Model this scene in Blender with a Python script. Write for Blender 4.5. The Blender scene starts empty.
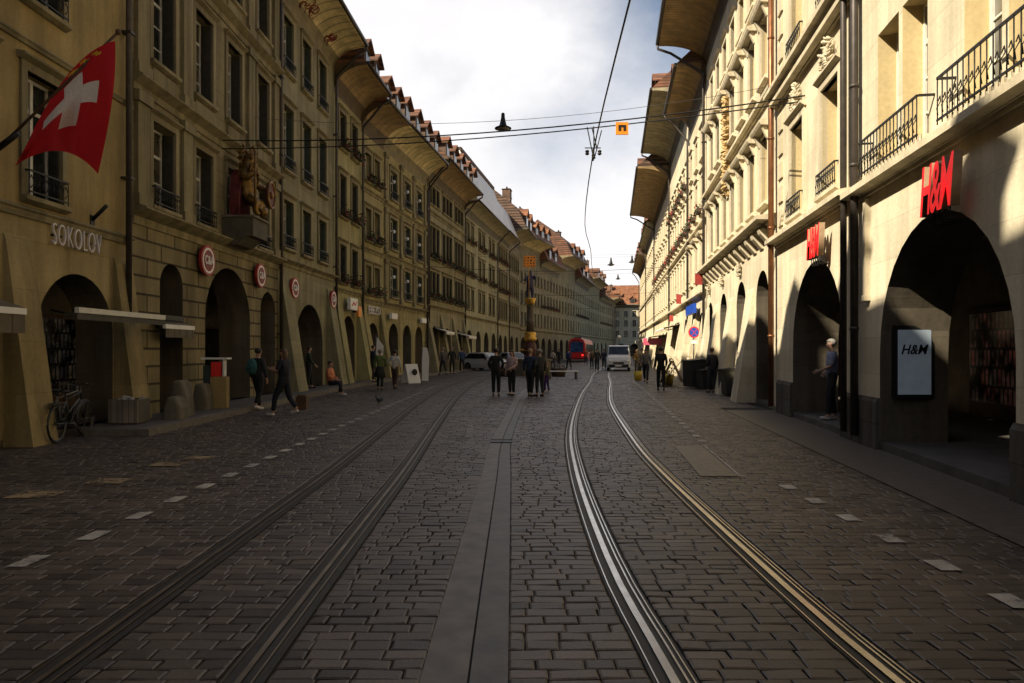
import bpy, bmesh, math, random
from mathutils import Vector, Matrix
random.seed(11)
R = math.radians
scn = bpy.context.scene
COL = scn.collection
F = 700.0

# ------------------------------------------------------------------ helpers
def tag(o, label=None, cat=None, group=None, kind=None):
    if label: o['label'] = label
    if cat: o['category'] = cat
    if group: o['group'] = group
    if kind: o['kind'] = kind
    return o

def empty(name, loc=(0, 0, 0), rz=0.0):
    o = bpy.data.objects.new(name, None); COL.objects.link(o)
    o.location = loc; o.rotation_euler = (0, 0, rz); o.empty_display_size = .2
    return o

def link(name, me, parent=None, loc=(0, 0, 0), rz=0.0):
    o = bpy.data.objects.new(name, me); COL.objects.link(o)
    o.parent = parent; o.location = loc; o.rotation_euler = (0, 0, rz)
    return o

class MB:
    def __init__(s): s.v = []; s.f = []; s.m = []; s.sm = []
    def face(s, pts, m=0, smooth=False):
        i = len(s.v); s.v += [tuple(p) for p in pts]
        s.f.append(tuple(range(i, i + len(pts)))); s.m.append(m); s.sm.append(smooth)
    def box(s, x0, x1, y0, y1, z0, z1, m=0):
        i = len(s.v)
        s.v += [(x0,y0,z0),(x1,y0,z0),(x1,y1,z0),(x0,y1,z0),(x0,y0,z1),(x1,y0,z1),(x1,y1,z1),(x0,y1,z1)]
        for f in ((0,3,2,1),(4,5,6,7),(0,1,5,4),(1,2,6,5),(2,3,7,6),(3,0,4,7)):
            s.f.append(tuple(i+k for k in f)); s.m.append(m); s.sm.append(False)
        return s
    def prism(s, prof, x0, x1, m=0, axis='x', smooth=False):
        # prof: list of (a,b); axis x -> (y,z), axis y -> (x,z), axis z -> (x,y)
        def P(a, b, t):
            return (t,a,b) if axis == 'x' else ((a,t,b) if axis == 'y' else (a,b,t))
        n = len(prof); i = len(s.v)
        s.v += [P(a,b,x0) for a,b in prof] + [P(a,b,x1) for a,b in prof]
        for k in range(n):
            j = (k+1) % n
            s.f.append((i+k,i+j,i+n+j,i+n+k)); s.m.append(m); s.sm.append(smooth)
        s.f.append(tuple(i+k for k in range(n))[::-1]); s.m.append(m); s.sm.append(False)
        s.f.append(tuple(i+n+k for k in range(n))); s.m.append(m); s.sm.append(False)
        return s
    def tube(s, pts, r, n=6, m=0, cap=True):
        pts = [Vector(p) for p in pts]; i = len(s.v); N = len(pts)
        rs = r if isinstance(r, (list, tuple)) else [r]*N
        for k, p in enumerate(pts):
            d = (pts[min(k+1,N-1)] - pts[max(k-1,0)])
            if d.length < 1e-9: d = Vector((0,0,1))
            d.normalize()
            a = d.cross(Vector((0,0,1)))
            if a.length < .05: a = d.cross(Vector((1,0,0)))
            a.normalize(); b = d.cross(a)
            for q in range(n):
                t = 2*math.pi*q/n
                s.v.append(tuple(p + a*math.cos(t)*rs[k] + b*math.sin(t)*rs[k]))
        for k in range(N-1):
            for q in range(n):
                w = (q+1) % n
                s.f.append((i+k*n+q, i+k*n+w, i+(k+1)*n+w, i+(k+1)*n+q)); s.m.append(m); s.sm.append(True)
        if cap:
            s.f.append(tuple(i+q for q in range(n))[::-1]); s.m.append(m); s.sm.append(False)
            s.f.append(tuple(i+(N-1)*n+q for q in range(n))); s.m.append(m); s.sm.append(False)
        return s
    def lathe(s, prof, n=14, m=0, c=(0,0,0), smooth=True):
        i = len(s.v)
        for r, z in prof:
            for q in range(n):
                t = 2*math.pi*q/n
                s.v.append((c[0]+r*math.cos(t), c[1]+r*math.sin(t), c[2]+z))
        for k in range(len(prof)-1):
            for q in range(n):
                w = (q+1) % n
                s.f.append((i+k*n+q, i+k*n+w, i+(k+1)*n+w, i+(k+1)*n+q)); s.m.append(m); s.sm.append(smooth)
        s.f.append(tuple(i+q for q in range(n))[::-1]); s.m.append(m); s.sm.append(False)
        s.f.append(tuple(i+(len(prof)-1)*n+q for q in range(n))); s.m.append(m); s.sm.append(False)
        return s
    def ball(s, c, r, n=8, m=0):
        rr = r if isinstance(r, (tuple, list)) else (r,r,r)
        i = len(s.v); K = n
        for a in range(1, K):
            t = math.pi*a/K
            for q in range(n):
                u = 2*math.pi*q/n
                s.v.append((c[0]+rr[0]*math.sin(t)*math.cos(u), c[1]+rr[1]*math.sin(t)*math.sin(u), c[2]-rr[2]*math.cos(t)))
        b = len(s.v); s.v += [(c[0],c[1],c[2]-rr[2]),(c[0],c[1],c[2]+rr[2])]
        for a in range(K-2):
            for q in range(n):
                w = (q+1) % n
                s.f.append((i+a*n+q,i+a*n+w,i+(a+1)*n+w,i+(a+1)*n+q)); s.m.append(m); s.sm.append(True)
        for q in range(n):
            w = (q+1) % n
            s.f.append((b,i+w,i+q)); s.m.append(m); s.sm.append(True)
            s.f.append((b+1,i+(K-2)*n+q,i+(K-2)*n+w)); s.m.append(m); s.sm.append(True)
        return s
    def mesh(s, name, mats):
        me = bpy.data.meshes.new(name)
        me.from_pydata(s.v, [], s.f)
        mats = mats if isinstance(mats, (list, tuple)) else [mats]
        for m in mats: me.materials.append(m)
        me.polygons.foreach_set('material_index', s.m)
        me.polygons.foreach_set('use_smooth', s.sm)
        me.update()
        return me
    def build(s, name, mats, parent=None, loc=(0,0,0), rz=0.0):
        return link(name, s.mesh(name, mats), parent, loc, rz)

CACHE = {}
def cached(key, fn):
    if key not in CACHE: CACHE[key] = fn()
    return CACHE[key]

def text_mesh(txt, size, extrude=.02, shear=0.0, bold=0.0, mat=None, space=1.0, align='CENTER'):
    cu = bpy.data.curves.new('lettering', 'FONT')
    cu.body = txt; cu.size = size; cu.extrude = extrude; cu.shear = shear
    cu.offset = bold; cu.align_x = align; cu.align_y = 'CENTER'; cu.space_character = space
    cu.resolution_u = 4
    ob = bpy.data.objects.new('lettering', cu); COL.objects.link(ob)
    dg = bpy.context.evaluated_depsgraph_get()
    me = bpy.data.meshes.new_from_object(ob.evaluated_get(dg))
    bpy.data.objects.remove(ob); bpy.data.curves.remove(cu)
    me.transform(Matrix(((1,0,0,0),(0,0,-1,0),(0,1,0,0),(0,0,0,1))))   # text stands upright and faces -y
    me.materials.clear()
    if mat: me.materials.append(mat)
    return me

# ------------------------------------------------------------------ materials
def newmat(name):
    m = bpy.data.materials.new(name); m.use_nodes = True
    nt = m.node_tree; b = nt.nodes['Principled BSDF']
    return m, nt, b
def N(nt, t, **kw):
    n = nt.nodes.new(t)
    for k, v in kw.items():
        if k in n.inputs: n.inputs[k].default_value = v
        else: setattr(n, k, v)
    return n
def mixrgb(nt, a, b, fac, mode='MIX'):
    n = nt.nodes.new('ShaderNodeMix'); n.data_type = 'RGBA'; n.blend_type = mode
    L = nt.links
    for sock, v in ((n.inputs[0], fac), (n.inputs[6], a), (n.inputs[7], b)):
        if hasattr(v, 'default_value') or isinstance(v, bpy.types.NodeSocket): L.new(v, sock)
        else: sock.default_value = v if not isinstance(v, tuple) else (v + (1,) if len(v) == 3 else v)
    return n.outputs[2]
def ramp(nt, src, p0, p1, c0=(0,0,0,1), c1=(1,1,1,1)):
    r = nt.nodes.new('ShaderNodeValToRGB'); nt.links.new(src, r.inputs[0])
    e = r.color_ramp.elements
    e[0].position = p0; e[1].position = p1; e[0].color = c0; e[1].color = c1
    return r.outputs[0]
def c4(c, k=1.0): return (c[0]*k, c[1]*k, c[2]*k, 1)

def plain(name, col, rough=.6, metal=0.0, var=.25, scale=6.0, spec=.4, bump=0.0, emit=0.0):
    m, nt, b = newmat(name)
    tc = N(nt, 'ShaderNodeTexCoord')
    no = N(nt, 'ShaderNodeTexNoise', Scale=scale, Detail=5.0)
    nt.links.new(tc.outputs['Object'], no.inputs['Vector'])
    f = ramp(nt, no.outputs['Fac'], .3, .72)
    c = mixrgb(nt, c4(col, 1-var), c4(col, 1+var*.6), f)
    nt.links.new(c, b.inputs['Base Color'])
    b.inputs['Roughness'].default_value = rough; b.inputs['Metallic'].default_value = metal
    b.inputs['Specular IOR Level'].default_value = spec
    if bump:
        bp = N(nt, 'ShaderNodeBump', Strength=bump, Distance=.02)
        nt.links.new(no.outputs['Fac'], bp.inputs['Height']); nt.links.new(bp.outputs[0], b.inputs['Normal'])
    if emit:
        nt.links.new(c, b.inputs['Emission Color']); b.inputs['Emission Strength'].default_value = emit
    return m

def stone(name, col, block=None, joint=.5, mortar=.012, streak=.35, blotch=.3, jdepth=.35):
    m, nt, b = newmat(name); L = nt.links
    tc = N(nt, 'ShaderNodeTexCoord'); sep = N(nt, 'ShaderNodeSeparateXYZ'); L.new(tc.outputs['Object'], sep.inputs[0])
    add = N(nt, 'ShaderNodeMath', operation='ADD'); L.new(sep.outputs[0], add.inputs[0]); L.new(sep.outputs[1], add.inputs[1])
    cmb = N(nt, 'ShaderNodeCombineXYZ'); L.new(add.outputs[0], cmb.inputs[0]); L.new(sep.outputs[2], cmb.inputs[1])
    n1 = N(nt, 'ShaderNodeTexNoise', Scale=.55, Detail=5.0, Roughness=.6); L.new(tc.outputs['Object'], n1.inputs['Vector'])
    n2 = N(nt, 'ShaderNodeTexNoise', Scale=14.0, Detail=6.0, Roughness=.65); L.new(tc.outputs['Object'], n2.inputs['Vector'])
    mp = N(nt, 'ShaderNodeMapping'); mp.inputs['Scale'].default_value = (2.6, 2.6, .22); L.new(tc.outputs['Object'], mp.inputs[0])
    n3 = N(nt, 'ShaderNodeTexNoise', Scale=1.0, Detail=5.0, Roughness=.6); L.new(mp.outputs[0], n3.inputs['Vector'])
    if block:
        br = N(nt, 'ShaderNodeTexBrick', Scale=1.0); L.new(cmb.outputs[0], br.inputs['Vector'])
        br.inputs['Color1'].default_value = c4(col, 1.08); br.inputs['Color2'].default_value = c4(col, .9)
        br.inputs['Mortar'].default_value = c4(col, joint)
        br.inputs['Mortar Size'].default_value = mortar; br.inputs['Mortar Smooth'].default_value = .3
        br.inputs['Brick Width'].default_value = block[0]; br.inputs['Row Height'].default_value = block[1]
        base = br.outputs['Color']
    else:
        rg = N(nt, 'ShaderNodeRGB'); rg.outputs[0].default_value = c4(col); base = rg.outputs[0]
    f1 = ramp(nt, n1.outputs['Fac'], .32, .7, c4((1-blotch,)*3), c4((1+blotch*.35,)*3))
    f3 = ramp(nt, n3.outputs['Fac'], .35, .62, (1-streak, 1-streak, 1-streak*1.05, 1), (1,1,1,1))
    f2 = ramp(nt, n2.outputs['Fac'], .3, .75, (.86,.86,.86,1), (1.08,1.08,1.08,1))
    c = mixrgb(nt, base, f1, 1.0, 'MULTIPLY'); c = mixrgb(nt, c, f3, 1.0, 'MULTIPLY'); c = mixrgb(nt, c, f2, 1.0, 'MULTIPLY')
    L.new(c, b.inputs['Base Color']); b.inputs['Roughness'].default_value = .88; b.inputs['Specular IOR Level'].default_value = .2
    bp = N(nt, 'ShaderNodeBump', Strength=.35, Distance=.012); L.new(n2.outputs['Fac'], bp.inputs['Height'])
    if block:
        b2 = N(nt, 'ShaderNodeBump', Strength=jdepth, Distance=.03); b2.invert = True
        L.new(br.outputs['Fac'], b2.inputs['Height']); L.new(bp.outputs[0], b2.inputs['Normal']); L.new(b2.outputs[0], b.inputs['Normal'])
    else: L.new(bp.outputs[0], b.inputs['Normal'])
    return m

def tiles(name, col):
    m, nt, b = newmat(name); L = nt.links
    tc = N(nt, 'ShaderNodeTexCoord'); sep = N(nt, 'ShaderNodeSeparateXYZ'); L.new(tc.outputs['Object'], sep.inputs[0])
    cmb = N(nt, 'ShaderNodeCombineXYZ'); L.new(sep.outputs[0], cmb.inputs[0]); L.new(sep.outputs[2], cmb.inputs[1])
    br = N(nt, 'ShaderNodeTexBrick', Scale=1.0); L.new(cmb.outputs[0], br.inputs['Vector'])
    br.inputs['Color1'].default_value = c4(col, 1.25); br.inputs['Color2'].default_value = c4(col, .65); br.inputs['Mortar'].default_value = c4(col, .3)
    br.inputs['Mortar Size'].default_value = .015; br.inputs['Brick Width'].default_value = .18; br.inputs['Row Height'].default_value = .16
    n1 = N(nt, 'ShaderNodeTexNoise', Scale=1.3, Detail=5.0); L.new(tc.outputs['Object'], n1.inputs['Vector'])
    f = ramp(nt, n1.outputs['Fac'], .3, .7, (.55,.55,.55,1), (1.15,1.1,1.05,1))
    L.new(mixrgb(nt, br.outputs['Color'], f, 1.0, 'MULTIPLY'), b.inputs['Base Color']); b.inputs['Roughness'].default_value = .8
    bp = N(nt, 'ShaderNodeBump', Strength=.6, Distance=.03); bp.invert = True
    L.new(br.outputs['Fac'], bp.inputs['Height']); L.new(bp.outputs[0], b.inputs['Normal'])
    return m

def planks(name, col, w=.22):
    m, nt, b = newmat(name); L = nt.links
    tc = N(nt, 'ShaderNodeTexCoord'); mp = N(nt, 'ShaderNodeMapping'); mp.inputs['Scale'].default_value = (1/w, .25, .25); L.new(tc.outputs['Object'], mp.inputs[0])
    br = N(nt, 'ShaderNodeTexBrick', Scale=1.0); L.new(mp.outputs[0], br.inputs['Vector'])
    br.inputs['Brick Width'].default_value = 1.0; br.inputs['Row Height'].default_value = 60.0; br.inputs['Mortar Size'].default_value = .06
    br.inputs['Color1'].default_value = c4(col, 1.2); br.inputs['Color2'].default_value = c4(col, .8); br.inputs['Mortar'].default_value = c4(col, .35)
    n1 = N(nt, 'ShaderNodeTexNoise', Scale=2.0, Detail=6.0); L.new(tc.outputs['Object'], n1.inputs['Vector'])
    f = ramp(nt, n1.outputs['Fac'], .3, .7, (.6,.6,.6,1), (1.15,1.1,1.05,1))
    L.new(mixrgb(nt, br.outputs['Color'], f, 1.0, 'MULTIPLY'), b.inputs['Base Color']); b.inputs['Roughness'].default_value = .75
    return m

def glassmat(name, col=(.018,.02,.018), rough=.08, spec=.5):
    m, nt, b = newmat(name)
    tc = N(nt, 'ShaderNodeTexCoord'); no = N(nt, 'ShaderNodeTexNoise', Scale=1.7, Detail=3.0); nt.links.new(tc.outputs['Object'], no.inputs['Vector'])
    f = ramp(nt, no.outputs['Fac'], .35, .65)
    nt.links.new(mixrgb(nt, c4(col, .5), c4(col, 1.8), f), b.inputs['Base Color'])
    b.inputs['Roughness'].default_value = rough; b.inputs['Specular IOR Level'].default_value = spec
    bp = N(nt, 'ShaderNodeBump', Strength=.06, Distance=.02); nt.links.new(no.outputs['Fac'], bp.inputs['Height']); nt.links.new(bp.outputs[0], b.inputs['Normal'])
    return m

M = {}
M['l0'] = stone('plaster_yellow_ochre', (.40,.295,.125), None, streak=.3)
M['l0low'] = stone('plaster_pale_base', (.40,.31,.15), (1.3,.9), .75, .006)
M['l1'] = stone('sandstone_olive', (.31,.255,.14), (.85,.38), .62, .010, streak=.4)
M['l1low'] = stone('sandstone_rusticated', (.285,.23,.12), (1.3,.42), .28, .03, jdepth=.9)
M['trimL'] = stone('sandstone_trim', (.31,.26,.145), None, streak=.45)
M['l2'] = stone('sandstone_grey_green', (.32,.285,.165), (1.1,.5), .72, .008)
M['l3'] = stone('plaster_yellow_green', (.43,.38,.18), None)
M['l4'] = stone('sandstone_yellow', (.43,.36,.165), (.8,.36), .7, .008)
M['l5'] = stone('sandstone_olive_grey', (.36,.315,.185), (1.0,.45), .75, .007)
M['l6'] = stone('sandstone_pale_green', (.43,.395,.245), None)
M['l7'] = stone('sandstone_warm', (.42,.365,.22), (1.0,.45), .75, .007)
M['l8'] = stone('sandstone_dull', (.31,.275,.18), (1.0,.5), .75, .007)
M['r0'] = stone('limestone_cream', (.72,.635,.455), (1.5,.62), .8, .006, streak=.22, blotch=.2)
M['r1'] = stone('limestone_pale', (.72,.63,.45), (1.4,.55), .88, .005, streak=.22, blotch=.2)
M['r2'] = stone('limestone_warm', (.71,.61,.425), (1.2,.5), .85, .006, streak=.25, blotch=.2)
M['trimR'] = stone('limestone_trim', (.66,.575,.41), None, streak=.3, blotch=.2)
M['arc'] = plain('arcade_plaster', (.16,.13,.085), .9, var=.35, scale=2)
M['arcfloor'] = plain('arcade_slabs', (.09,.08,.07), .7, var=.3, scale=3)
M['tile'] = tiles('clay_roof_tiles', (.20,.085,.042))
M['tiledark'] = tiles('weathered_roof_tiles', (.16,.09,.055))
M['tileor'] = tiles('orange_roof_tiles', (.30,.12,.05))
M['white_sheet'] = plain('white_roof_sheet', (.72,.71,.68), .55, var=.12, scale=1.5)
M['cove_y'] = planks('cove_pale_yellow', (.62,.52,.27), .6)
M['cove_b'] = planks('cove_brown_boards', (.30,.20,.085), .20)
M['cove_g'] = planks('cove_grey_boards', (.33,.29,.18), .22)
M['zinc'] = plain('weathered_zinc', (.10,.10,.09), .45, .6, var=.3)
M['copper'] = plain('aged_copper_pipe', (.20,.085,.035), .4, .55, var=.4, scale=3)
M['pipe_dark'] = plain('dark_rain_pipe', (.055,.045,.038), .5, .3, var=.3)
M['wframe'] = plain('white_window_paint', (.62,.60,.52), .5, var=.12)
M['glass'] = glassmat('window_glass')
M['glassR'] = glassmat('curtained_glass', (.16,.145,.12), .12)
M['glassC'] = glassmat('glass_with_net_curtain', (.10,.095,.08), .1)
M['glassD'] = glassmat('glass_over_blind', (.055,.045,.03), .1)
M['shutter'] = plain('dark_shutter_paint', (.045,.042,.032), .6, var=.3)
M['shuttergreen'] = plain('green_shutter_paint', (.05,.065,.045), .6, var=.3)
M['iron'] = plain('wrought_iron', (.018,.017,.016), .5, .4, var=.2)
M['leaf'] = plain('geranium_leaves', (.035,.06,.02), .7, var=.5, scale=20)
M['bloom'] = plain('geranium_blooms', (.30,.025,.02), .7, var=.4, scale=20)
M['planter'] = plain('planter_wood', (.06,.035,.022), .8, var=.3)
M['red'] = plain('red_sign_paint', (.72,.018,.012), .35, var=.06)
M['redlit'] = plain('red_sign_face', (.85,.010,.012), .35, var=.05, emit=.4)  # glow stands in for sunlight on the letter faces
M['white'] = plain('white_paint', (.78,.77,.73), .5, var=.06)
M['whitelet'] = plain('white_lettering', (.66,.61,.60), .5, var=.1)
M['black'] = plain('black_paint', (.012,.012,.012), .5, var=.2)
M['blue'] = plain('blue_sign_paint', (.015,.07,.42), .4, var=.1)
M['magenta'] = plain('sign_blue_violet', (.22,.03,.26), .4, var=.1)
M['orange'] = plain('orange_enamel', (.85,.28,.02), .45, var=.1)
M['gold'] = plain('gilding', (.62,.36,.07), .35, .7, var=.35, scale=9)
M['darkred'] = plain('dark_red_paint', (.22,.03,.025), .55, var=.3)
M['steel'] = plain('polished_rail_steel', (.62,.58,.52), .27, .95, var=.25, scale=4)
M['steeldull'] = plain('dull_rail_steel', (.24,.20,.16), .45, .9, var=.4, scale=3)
M['railbed'] = plain('rail_bitumen', (.028,.025,.022), .65, var=.3, scale=8)
M['concrete'] = plain('street_concrete', (.098,.079,.064), .5, var=.5, scale=5, bump=.3)
M['concrete2'] = plain('darker_street_concrete', (.066,.054,.046), .5, var=.45, scale=5, bump=.3)
M['asphalt'] = plain('asphalt', (.115,.094,.078), .5, var=.3, scale=9, bump=.4)
def wornpaint(name, c, thr):
    m, nt, b = newmat(name); L = nt.links
    tc = N(nt, 'ShaderNodeTexCoord'); n1 = N(nt, 'ShaderNodeTexNoise', Scale=22.0, Detail=6.0, Roughness=.75); L.new(tc.outputs['Object'], n1.inputs['Vector'])
    n2 = N(nt, 'ShaderNodeTexNoise', Scale=3.0, Detail=3.0); L.new(tc.outputs['Object'], n2.inputs['Vector'])
    L.new(mixrgb(nt, c4(c,.6), c4(c,1.15), ramp(nt, n2.outputs['Fac'], .3, .7)), b.inputs['Base Color']); b.inputs['Roughness'].default_value = .7
    av = N(nt, 'ShaderNodeMath', operation='MULTIPLY_ADD'); av.inputs[1].default_value = .6; L.new(n2.outputs['Fac'], av.inputs[0]); L.new(n1.outputs['Fac'], av.inputs[2])
    L.new(ramp(nt, av.outputs[0], thr, thr+.16, (0,0,0,1), (.95,.95,.95,1)), b.inputs['Alpha'])
    return m
M['paint'] = wornpaint('worn_road_paint', (.46,.43,.38), .58)
M['paintyel'] = wornpaint('worn_yellow_paint', (.36,.26,.14), .66)  # faint yellow broken up by noise
M['kerb'] = plain('granite_kerb', (.15,.13,.105), .7, var=.3, scale=9, bump=.3)
M['bedding'] = plain('sett_bedding', (.040,.034,.028), .9, var=.3)
M['woodbrown'] = plain('brown_wood', (.10,.055,.03), .7, var=.4)
M['plinthstone'] = stone('dark_granite_plinth', (.13,.115,.095), (.9,.42), .6, .008, streak=.4)  # dark stone standing in for deep shade at the right pier feet
M['jambyel'] = stone('yellow_painted_reveal', (.62,.49,.26), None, streak=.15, blotch=.15)
M['jambdark'] = stone('soot_dark_stone', (.15,.125,.09), (1.5,.62), .8, .006)  # darker stone tone for the arch reveals
M['stonegrey'] = stone('grey_stone', (.20,.175,.13), None)

def setts_mat():
    m, nt, b = newmat('granite_setts'); L = nt.links
    at = N(nt, 'ShaderNodeAttribute', attribute_name='tone')
    tc = N(nt, 'ShaderNodeTexCoord')
    n2 = N(nt, 'ShaderNodeTexNoise', Scale=45.0, Detail=5.0, Roughness=.7); L.new(tc.outputs['Object'], n2.inputs['Vector'])
    n1 = N(nt, 'ShaderNodeTexNoise', Scale=.45, Detail=4.0); L.new(tc.outputs['Object'], n1.inputs['Vector'])
    f2 = ramp(nt, n2.outputs['Fac'], .25, .75, (.52,.52,.52,1), (1.42,1.38,1.33,1))
    f1 = ramp(nt, n1.outputs['Fac'], .3, .7, (.72,.8,.8,1), (1.15,1.14,1.12,1))
    c = mixrgb(nt, (.042,.033,.030), (.130,.098,.081), at.outputs['Fac'])
    n4 = N(nt, 'ShaderNodeTexNoise', Scale=1.1, Detail=6.0, Roughness=.7); L.new(tc.outputs['Object'], n4.inputs['Vector'])
    c = mixrgb(nt, c, (.135,.108,.088), ramp(nt, n4.outputs['Fac'], .52, .74, (0,0,0,1), (.6,.6,.6,1)))
    c = mixrgb(nt, c, f2, 1.0, 'MULTIPLY'); c = mixrgb(nt, c, f1, 1.0, 'MULTIPLY')
    L.new(c, b.inputs['Base Color']); b.inputs['Specular IOR Level'].default_value = .45
    L.new(ramp(nt, n2.outputs['Fac'], .2, .8, (.36,.36,.36,1), (.62,.62,.62,1)), b.inputs['Roughness'])
    bp = N(nt, 'ShaderNodeBump', Strength=.5, Distance=.008); L.new(n2.outputs['Fac'], bp.inputs['Height']); L.new(bp.outputs[0], b.inputs['Normal'])
    return m
def farsetts_mat():
    m, nt, b = newmat('distant_setts'); L = nt.links
    tc = N(nt, 'ShaderNodeTexCoord')
    br = N(nt, 'ShaderNodeTexBrick', Scale=1.0); L.new(tc.outputs['Object'], br.inputs['Vector'])
    br.inputs['Brick Width'].default_value = .27; br.inputs['Row Height'].default_value = .145; br.inputs['Mortar Size'].default_value = .014
    br.inputs['Color1'].default_value = (.095,.073,.058,1); br.inputs['Color2'].default_value = (.042,.034,.028,1); br.inputs['Mortar'].default_value = (.02,.018,.015,1)
    n1 = N(nt, 'ShaderNodeTexNoise', Scale=.6, Detail=5.0); L.new(tc.outputs['Object'], n1.inputs['Vector'])
    f = ramp(nt, n1.outputs['Fac'], .3, .7, (.75,.75,.75,1), (1.2,1.18,1.15,1))
    L.new(mixrgb(nt, br.outputs['Color'], f, 1.0, 'MULTIPLY'), b.inputs['Base Color']); b.inputs['Roughness'].default_value = .6
    return m
M['setts'] = setts_mat(); M['setts_far'] = farsetts_mat()

# ------------------------------------------------------------------ plan of the street
def RX(y): return 4.44 + .143*y          # right house line
LPTS = [(-9.0,-34), (-8.81,-2), (-8.56,15.75), (-8.42,25.2), (-8.1,31.9), (-7.75,36), (-7.23,39.4), (-5.9,48), (-3.5,63), (-1.6,74.4), (1.0,89.9), (3.9,98), (7.2,109), (10.9,121), (15,138), (19.5,156), (25,176), (31,199)]
def LX(y):
    for (xa,ya),(xb,yb) in zip(LPTS, LPTS[1:]):
        if ya <= y <= yb: return xa + (xb-xa)*(y-ya)/(yb-ya)
    return LPTS[0][0] if y < LPTS[0][1] else LPTS[-1][0]

def spline(pts, step=.5):
    P = [Vector((p[0],p[1],0)) for p in pts]; P = [P[0]*2-P[1]] + P + [P[-1]*2-P[-2]]; out = []
    for i in range(1, len(P)-2):
        n = max(2, int((P[i+1]-P[i]).length/step))
        for k in range(n):
            t = k/n; a,b,c,d = P[i-1],P[i],P[i+1],P[i+2]
            out.append(.5*((2*b) + (c-a)*t + (2*a-5*b+4*c-d)*t*t + (3*b-a-3*c+d)*t**3))
    out.append(P[-2]); return out
def xat(line, y):
    for a, b in zip(line, line[1:]):
        if a.y <= y <= b.y: return a.x + (b.x-a.x)*(y-a.y)/max(1e-6,(b.y-a.y))
    return None
RAILS = {
 'RL': spline([(.86,1.2),(.81,3.47),(.76,5.58),(.88,9.6),(1.21,14.4),(1.95,21),(2.85,28),(4.0,36),(5.3,46),(7.2,58),(9.8,72),(13.5,90)]),
 'RR': spline([(1.95,1.2),(1.92,3.47),(1.91,4.85),(2.02,9.4),(2.24,13),(2.98,21),(3.9,28),(5.05,36),(6.35,46),(8.25,58),(10.85,72),(14.5,90)]),
 'LR': spline([(-1.3,1.2),(-1.36,3.47),(-1.43,7),(-1.5,10),(-1.72,16),(-1.95,24),(-1.9,32),(-1.5,40),(-.7,47),(1.3,55),(4.2,63),(6.9,70),(9.6,78),(13.2,90)]),
 'LL': spline([(-2.3,1.2),(-2.36,3.47),(-2.43,7),(-2.5,10),(-2.74,16),(-3.0,24),(-2.95,32),(-2.55,40),(-1.8,47),(.3,55),(3.15,63),(5.85,70),(8.55,78),(12.1,90)]),
}
STRIP_L = spline([(-.44,0.8),(-.46,4),(-.41,9),(-.38,12.6),(-.16,18),(.1,24),(.55,30)])
STRIP_R = spline([(-.02,0.8),(-.02,4),(-.02,9),(-.02,12.6),(.2,18),(.5,24),(1.0,30)])

def ribbon(mb, line, o0, o1, z, m=0):
    L = []
    for i, p in enumerate(line):
        d = line[min(i+1,len(line)-1)] - line[max(i-1,0)]; d.normalize()
        nrm = Vector((d.y, -d.x, 0))
        L.append((p + nrm*o0, p + nrm*o1))
    for (a0,a1),(b0,b1) in zip(L, L[1:]):
        mb.face([(a0.x,a0.y,z),(a1.x,a1.y,z),(b1.x,b1.y,z),(b0.x,b0.y,z)], m)

# ------------------------------------------------------------------ ground, street
g = MB(); g.face([(-400,-300,-.09),(400,-300,-.09),(400,600,-.09),(-400,600,-.09)])
tag(g.build('ground', M['asphalt']), kind='structure')
g = MB()
ys = [-34,-20,-10,0,8,16,24,32,40,48,56,64,74,90,101,112,135,158,175,204]
for a, b in zip(ys, ys[1:]):
    g.face([(LX(a)-.6,a,-.02),(RX(a)+.6,a,-.02),(RX(b)+.6,b,-.02),(LX(b)-.6,b,-.02)])
tag(g.build('street_bedding', M['bedding']), kind='structure')
SY0, SY1 = 1.6, 46.0
g = MB()
ys2 = [SY1,48,56,64,74,90,101,112,135,158,175,204]
for a, b in zip(ys2, ys2[1:]):
    g.face([(LX(a)-.6,a,0),(RX(a)+.6,a,0),(RX(b)+.6,b,0),(LX(b)-.6,b,0)])
ys3 = [-34,-20,-10,SY0]
for a, b in zip(ys3, ys3[1:]):
    g.face([(LX(a)-.6,a,0),(RX(a)+.6,a,0),(RX(b)+.6,b,0),(LX(b)-.6,b,0)])
tag(g.build('street_paving', M['setts_far']), kind='structure')

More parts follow.
